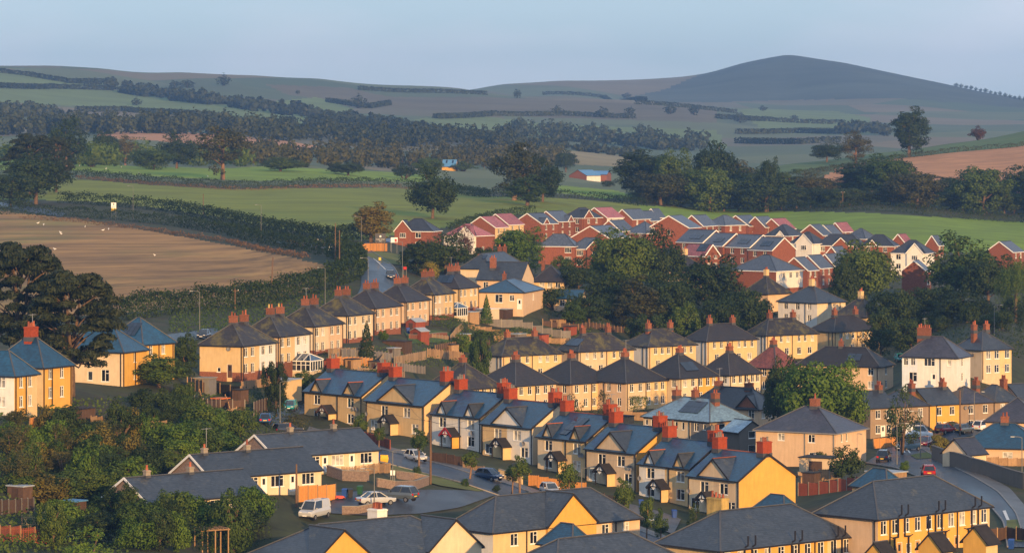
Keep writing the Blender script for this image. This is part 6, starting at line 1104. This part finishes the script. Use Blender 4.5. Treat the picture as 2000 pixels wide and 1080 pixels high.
for a in [(579,990,84,'wooden pole beside the orange fence','a',False),(841,945,125,'dark pole on the verge by the curved wall','b',False),(1045,1062,62,'short pole before the cream slate terrace','c',False),(1491,990,72,'black pole against the wide yellow end wall','d',False),(528,592,90,'leaning brown pole in the brown field','e',False,.06),(459,606,42,'short pole with crossarm in the thick hedge','f',True),(655,512,76,'dark pole at the field corner','g',False),(663,540,90,'second dark pole in the field corner hedge','h',False),(397,424,45,'thin brown pole in the green field','i',False),(1646,410,36,'crossarm pole before the tree belt','j',True),(1919,414,38,'second crossarm pole before the tree belt','k',True),(1875,852,90,'pole before the yellow terraced house','l',False),(786,327,19,'far pole with crossarm by the lone blue roof','m',True),(946,330,14,'far pale pole at the farm lane','n',False)]: pole(*a)
def wire(p, q, sag, label, r=.02):
    b = MB(); pts = [p.lerp(q, i/12)-Vector((0,0,sag*4*(i/12)*(1-i/12))) for i in range(13)]; b.tube(pts, r, 3, cap=False); tag(b.build('overhead_wire', M['black_trim']), label, 'wire', 'overhead wires')
for k1, q, lb in [('j','k','wire between the two crossarm poles')]: wire(POLE[k1], POLE[q], 1.2, lb, .04)
wire(POLE['k'], POLE['k']+Vector((60,5,-1)), 1., 'wire running on from the second crossarm pole', .04); wire(POLE['m'], hit(430,318)+Vector((0,0,9)), 2, 'long pale wire crossing before the copse', .06)
for i in (5, 6, 7): d = HS[[k for k, x in enumerate(HS) if x['name'] == 'cottage_pair'][0]+i]; wire(POLE['d'], Vector(d['corner'])+Vector((-2,-.5,4.6)), .5, 'service wire from the black pole to a cottage front')
for i in (0, 1, 2, 3): d = HS[[k for k, x in enumerate(HS) if x['name'] == 'cottage_pair'][0]+i]; wire(POLE['b'], Vector(d['corner'])+Vector((-2,-.5,4.6)), .5, 'service wire from the verge pole to a cottage front')
def text(body, size, loc, m, parent, ry=0.):
    c = bpy.data.curves.new('lettering', 'FONT'); c.body = body; c.size = size; c.extrude = .004; c.align_x = 'CENTER'; tmp = bpy.data.objects.new('tmp', c); me = bpy.data.meshes.new_from_object(tmp); bpy.data.objects.remove(tmp); me.materials.clear(); me.materials.append(M[m]); o = link('lettering', me, parent); o.location = loc; o.rotation_euler = (math.pi/2, 0, 0); return o
def board(u, vb, hp, w, hb, m, label, post='galv', yaw=0.):
    p = hit(u, vb); s = spt(p); hm = hp/s; root = empty('sign', p, yaw, label, 'sign')
    for x in (-w*.4, w*.4): b = MB(); b.box(x-.05, x+.05, .0, .1, -.5, hm-hb*.1); b.build('post', M[post], root)
    b = MB(); b.box(-w/2, w/2, -.06, -.003, hm-hb, hm); b.build('board', M[m], root); return root, hm
r_, hm = board(743,490,34,2.5,2.1,'sign_grey','large grey estate entrance board with white crest and lettering'); text('Castle Green', .38, (0,-.07,hm-1.5), 'upvc', r_); b = MB(); b.box(-.35,.35,-.072,-.062,hm-1.86,hm-1.80); b.build('printed_line', M['upvc'], r_)
b = MB(); b.tube([(0,-.065,hm-.7),(0,-.075,hm-.7)], [.24,.24], 10); b.build('crest', M['upvc'], r_)
r_, hm = board(759,490,24,1.2,.9,'sign_blue','small blue board next to the grey entrance board')
r_, hm = board(770,494,30,1.6,1.2,'plate_white','white and red board next to the entrance sign')
b = MB(); b.box(.1,.6,-.075,-.062,hm-1.1,hm-.35); b.build('red_panel', M['plastic_red'], r_)
for x in (619.5, 627): 
    r_, hm = board(x,485,18,.75,.75,'sign_black','black bend board with white chevron at the road junction'); r_['group'] = 'bend chevron boards'; b = MB(); q = -.07
    b.add([(.2,q,hm-.05),(-.2,q,hm-.375),(.2,q,hm-.7),(.32,q,hm-.58),(.06,q,hm-.375),(.32,q,hm-.17)], ((0,1,4,5),(1,2,3,4))); b.build('chevron', M['upvc'], r_)
r_, hm = board(222,428,32,1.5,2.4,'plate_white','white notice board with yellow foot in the roadside hedge'); b = MB(); b.box(-.75,.75,-.08,-.062,hm-2.4,hm-1.7); b.build('yellow_foot', M['plate_yellow'], r_); b = MB(); b.tube([(0,-.065,hm-.5),(0,-.075,hm-.5)], [.22,.22], 8); b.build('emblem', M['sign_black'], r_)
for z in (1.0, 1.2, 1.4): b = MB(); b.box(-.5,.5,-.075,-.062,hm-z-.05,hm-z); b.build('printed_line', M['sign_grey'], r_)
r_, hm = board(791,545,24,.7,.6,'plastic_red','small red square sign by the lamps above the chimneys'); r_, hm = board(645,489,8,.9,.9,'plate_white','small white marker board at the road bend'); r_, hm = board(742,516,13,.5,.6,'plate_yellow','yellow bollard sign on the traffic island'); r_, hm = board(767,938,20,.6,.6,'plate_white','pale square plate on the thin lamp in the bungalow gardens')
# ------------------------------------------------------------------ bins, birds and small garden things
def bin_(u, v, m, label):
    p = hit(u, v); root = empty('wheelie_bin', p, random.uniform(-.4,.4), label, 'bin'); b = MB(); b.add([(-.24,-.26,.05),(.24,-.26,.05),(.24,.26,.05),(-.24,.26,.05),(-.3,-.36,1.0),(.3,-.36,1.0),(.3,.36,1.0),(-.3,.36,1.0)], ((0,3,2,1),(0,1,5,4),(1,2,6,5),(2,3,7,6),(3,0,4,7))); b.build('body', M[m], root)
    b = MB(); b.add([(-.32,-.4,1.0),(.32,-.4,1.0),(.32,.4,1.0),(-.32,.4,1.0),(-.3,-.34,1.06),(.3,-.34,1.06),(.3,.38,1.12),(-.3,.38,1.12)], ((0,1,5,4),(1,2,6,5),(2,3,7,6),(3,0,4,7),(4,5,6,7))); b.build('lid', M[m], root)
    for x in (-.22, .22): b = MB(); b.tube([(x-.04,.32,.1),(x+.04,.32,.1)], .1, 8); b.build('wheel', M['tyre'], root)
for u,v,m,lb in [(673,972,'bin_blue','blue wheelie bin beside the orange fence'),(684,972,'bin_black','black wheelie bin beside the orange fence bin'),(703,966,'bin_green','green wheelie bin by the sunlit garden wall'),(797,652,'bin_blue','blue wheelie bin at the chimney row'),(1252,992,'bin_blue','blue barrel-like bin by the white cottage'),(1317,1012,'bin_blue','blue pot bin below the white cottage window'),(737,902,'bin_blue','blue bin lying by the yellow sack'),(1975,1072,'bin_blue','blue bin in the terrace end yard')]: bin_(u,v,m,lb)
p = hit(748,902); root = empty('builders_sack', p, .4, 'yellow builder sack beside the bungalow end', 'sack'); b = MB(); b.add([(-.5,-.45,0),(.5,-.45,0),(.5,.45,0),(-.5,.45,0),(-.56,-.55,.45),(.58,-.5,.45),(.55,.52,.45),(-.55,.5,.45),(-.5,-.48,.85),(.52,-.44,.95),(.48,.46,.88),(-.5,.46,.92)], ((0,1,5,4),(1,2,6,5),(2,3,7,6),(3,0,4,7),(4,5,9,8),(5,6,10,9),(6,7,11,10),(7,4,8,11))); b.build('bag', M['plastic_yellow'], root)
b = MB(); b.quad((-.45,-.4,.78),(.45,-.4,.8),(.45,.4,.8),(-.45,.4,.78)); b.build('sand', M['field_tan'], root)
p = hit(664,976); root = empty('toy_car', p, .3, 'red plastic ride-on toy beside the bins', 'toy'); b = MB(); b.add([(-.6,-.35,.2),(.6,-.35,.2),(.6,.35,.2),(-.6,.35,.2),(-.55,-.33,.55),(.35,-.33,.5),(.35,.33,.5),(-.55,.33,.55)], ((0,3,2,1),(0,1,5,4),(1,2,6,5),(2,3,7,6),(3,0,4,7),(4,5,6,7))); b.build('body', M['plastic_red'], root)
for x in (-.4, .4):
    for y in (-.36, .36): b = MB(); b.tube([(x,y-.05,.16),(x,y+.05,.16)], .16, 8); b.build('wheel', M['tyre'], root)
p = hit(1274,1026); root = empty('garden_table', p, .3, 'white garden table between the street trees', 'table'); b = MB(); b.tube([(0,0,.70),(0,0,.74)], [.75,.75], 14); b.build('top', M['upvc'], root)
for i in range(4): a = i*math.pi/2+.4; b = MB(); b.bar((.6*math.cos(a),.6*math.sin(a),0), (.5*math.cos(a),.5*math.sin(a),.7), .06); b.build('leg', M['upvc'], root)
def gull(u, v, i):
    p = hit(u, v); b = MB(); b.tube([(-.34,0,.26),(-.2,0,.27),(0,0,.26),(.16,0,.3),(.24,0,.42),(.31,0,.46),(.38,0,.44)], [.01,.07,.12,.11,.06,.065,.012], 8); b.add([(-.15,-.12,.3),(.1,-.14,.3),(-.1,-.1,.2),(-.45,-.05,.28)], ((0,1,2),(0,2,3))); b.bar((0,-.04,0),(0,-.04,.18),.02); b.bar((0,.04,0),(0,.04,.18),.02)
    o = b.build('gull', M['gull'], None, p, True); o.rotation_euler = (0,0,i*1.3); o.scale = (1.3,1.3,1.3); tag(o, 'white gull standing on the brown field' if v > 420 else 'white gull standing on the pasture behind the field hedge', 'bird', 'gulls on the brown field' if v > 420 else 'gulls on the pasture')
for i, (u,v) in enumerate([(74,438),(85,441),(118,456),(119.5,459),(166,445),(201,452),(212,450),(107,489),(302,501),(155,325),(207,331),(271,340),(274,342),(406,346),(237,328)]): gull(u,v,i)
# frame, pergola and log pile in the bottom garden
p = hit(58,1040); root = empty('garden_ornament', p, .1, 'wooden star-shaped lattice standing in the bottom garden', 'ornament'); b = MB(); c_, r = 1.25, .78
for k in (0, 1):
    P = [(r*math.cos(math.pi/2+k*math.pi+j*2.0944), -.02*k, c_+r*math.sin(math.pi/2+k*math.pi+j*2.0944)) for j in range(3)]
    for j in range(3): b.bar(P[j], P[(j+1)%3], .08, .1)
b.build('star', M['field_tan'], root)
for x in (-.8, .8): b = MB(); b.bar((x,.03,0), (x,.03,1.9), .09); b.build('post', M['timber'], root)
b = MB(); b.bar((-.85,.03,.3),(.85,.03,.3),.08); b.build('rail', M['timber'], root)
p = hit(395,1078); root = empty('pergola', p, .5, 'open timber pergola at the bottom edge by the shrubs', 'pergola')
for x in (0, 1.5, 3):
    for y in (0, 2): b = MB(); b.bar((x,y,-.5),(x,y,2.2),.12); b.build('post', M['timber'], root)
for y in (0, 2): b = MB(); b.bar((-.2,y,2.27),(3.2,y,2.27),.1,.14); b.build('beam', M['timber'], root)
for i in range(6): b = MB(); b.bar((.1+i*.56,-.3,2.4),(.1+i*.56,2.3,2.4),.06,.12); b.build('rafter', M['timber'], root)
p = hit(22,993); rg = random.Random(2); lm = MB(); lm.tube([(-.25,0,0),(.25,0,0)], [.12,.11], 7); lm = lm.mesh('log', M['timber']); root = empty('log_pile', p, 0, 'heap of split logs in front of the dark fence', 'log pile')
for i in range(34): o = link('log', lm, root, (rg.uniform(-1,1), rg.uniform(-.3,.3), .12+.1*(i//9)*1.4), rg.uniform(0,3)); o.rotation_euler[1] = rg.uniform(-.3,.3)
# television aerials on some chimneys
for n_, d in enumerate(HS):
    if n_ % 5 == 2 and d['ch'] and d['s'] > 9:
        c = d['ch'][0]; X, Y, Z = (c[0]-.5)*d['b'], (c[1]-.5)*d['a'], d['eh']+d['rise']+.8; b = MB(); b.bar((X+.3,Y,Z),(X+.3,Y,Z+2.2),.05); b.bar((X-.4,Y,Z+2.1),(X+1.0,Y,Z+2.1),.03)
        for k in range(5): b.bar((X-.3+k*.3,Y-.3,Z+2.1),(X-.3+k*.3,Y+.3,Z+2.1),.025)
        b.build('aerial', M['metal_grey'], d['root'])
# ------------------------------------------------------------------ morning haze over the whole country
b = MB(); zlo = float(Zg.min())-1.5; zhi = float(max(Zg.max(), ZC))+40; b.box(-2600, 2600, -120, 9700, zlo, zhi); hz = b.build('haze', []); tag(hz, 'pale bluish morning haze lying over the valley and far hills', 'haze', kind='stuff')
hm_ = bpy.data.materials.new('haze_air'); hm_.use_nodes = True; t = hm_.node_tree; t.nodes.clear(); o_ = t.nodes.new('ShaderNodeOutputMaterial'); v_ = t.nodes.new('ShaderNodeVolumePrincipled')
v_.inputs['Color'].default_value = (.21, .43, .86, 1); v_.inputs['Density'].default_value = .00008; v_.inputs['Anisotropy'].default_value = .0; t.links.new(v_.outputs[0], o_.inputs['Volume']); hz.data.materials.clear(); hz.data.materials.append(hm_); hz.display_type = 'BOUNDS'
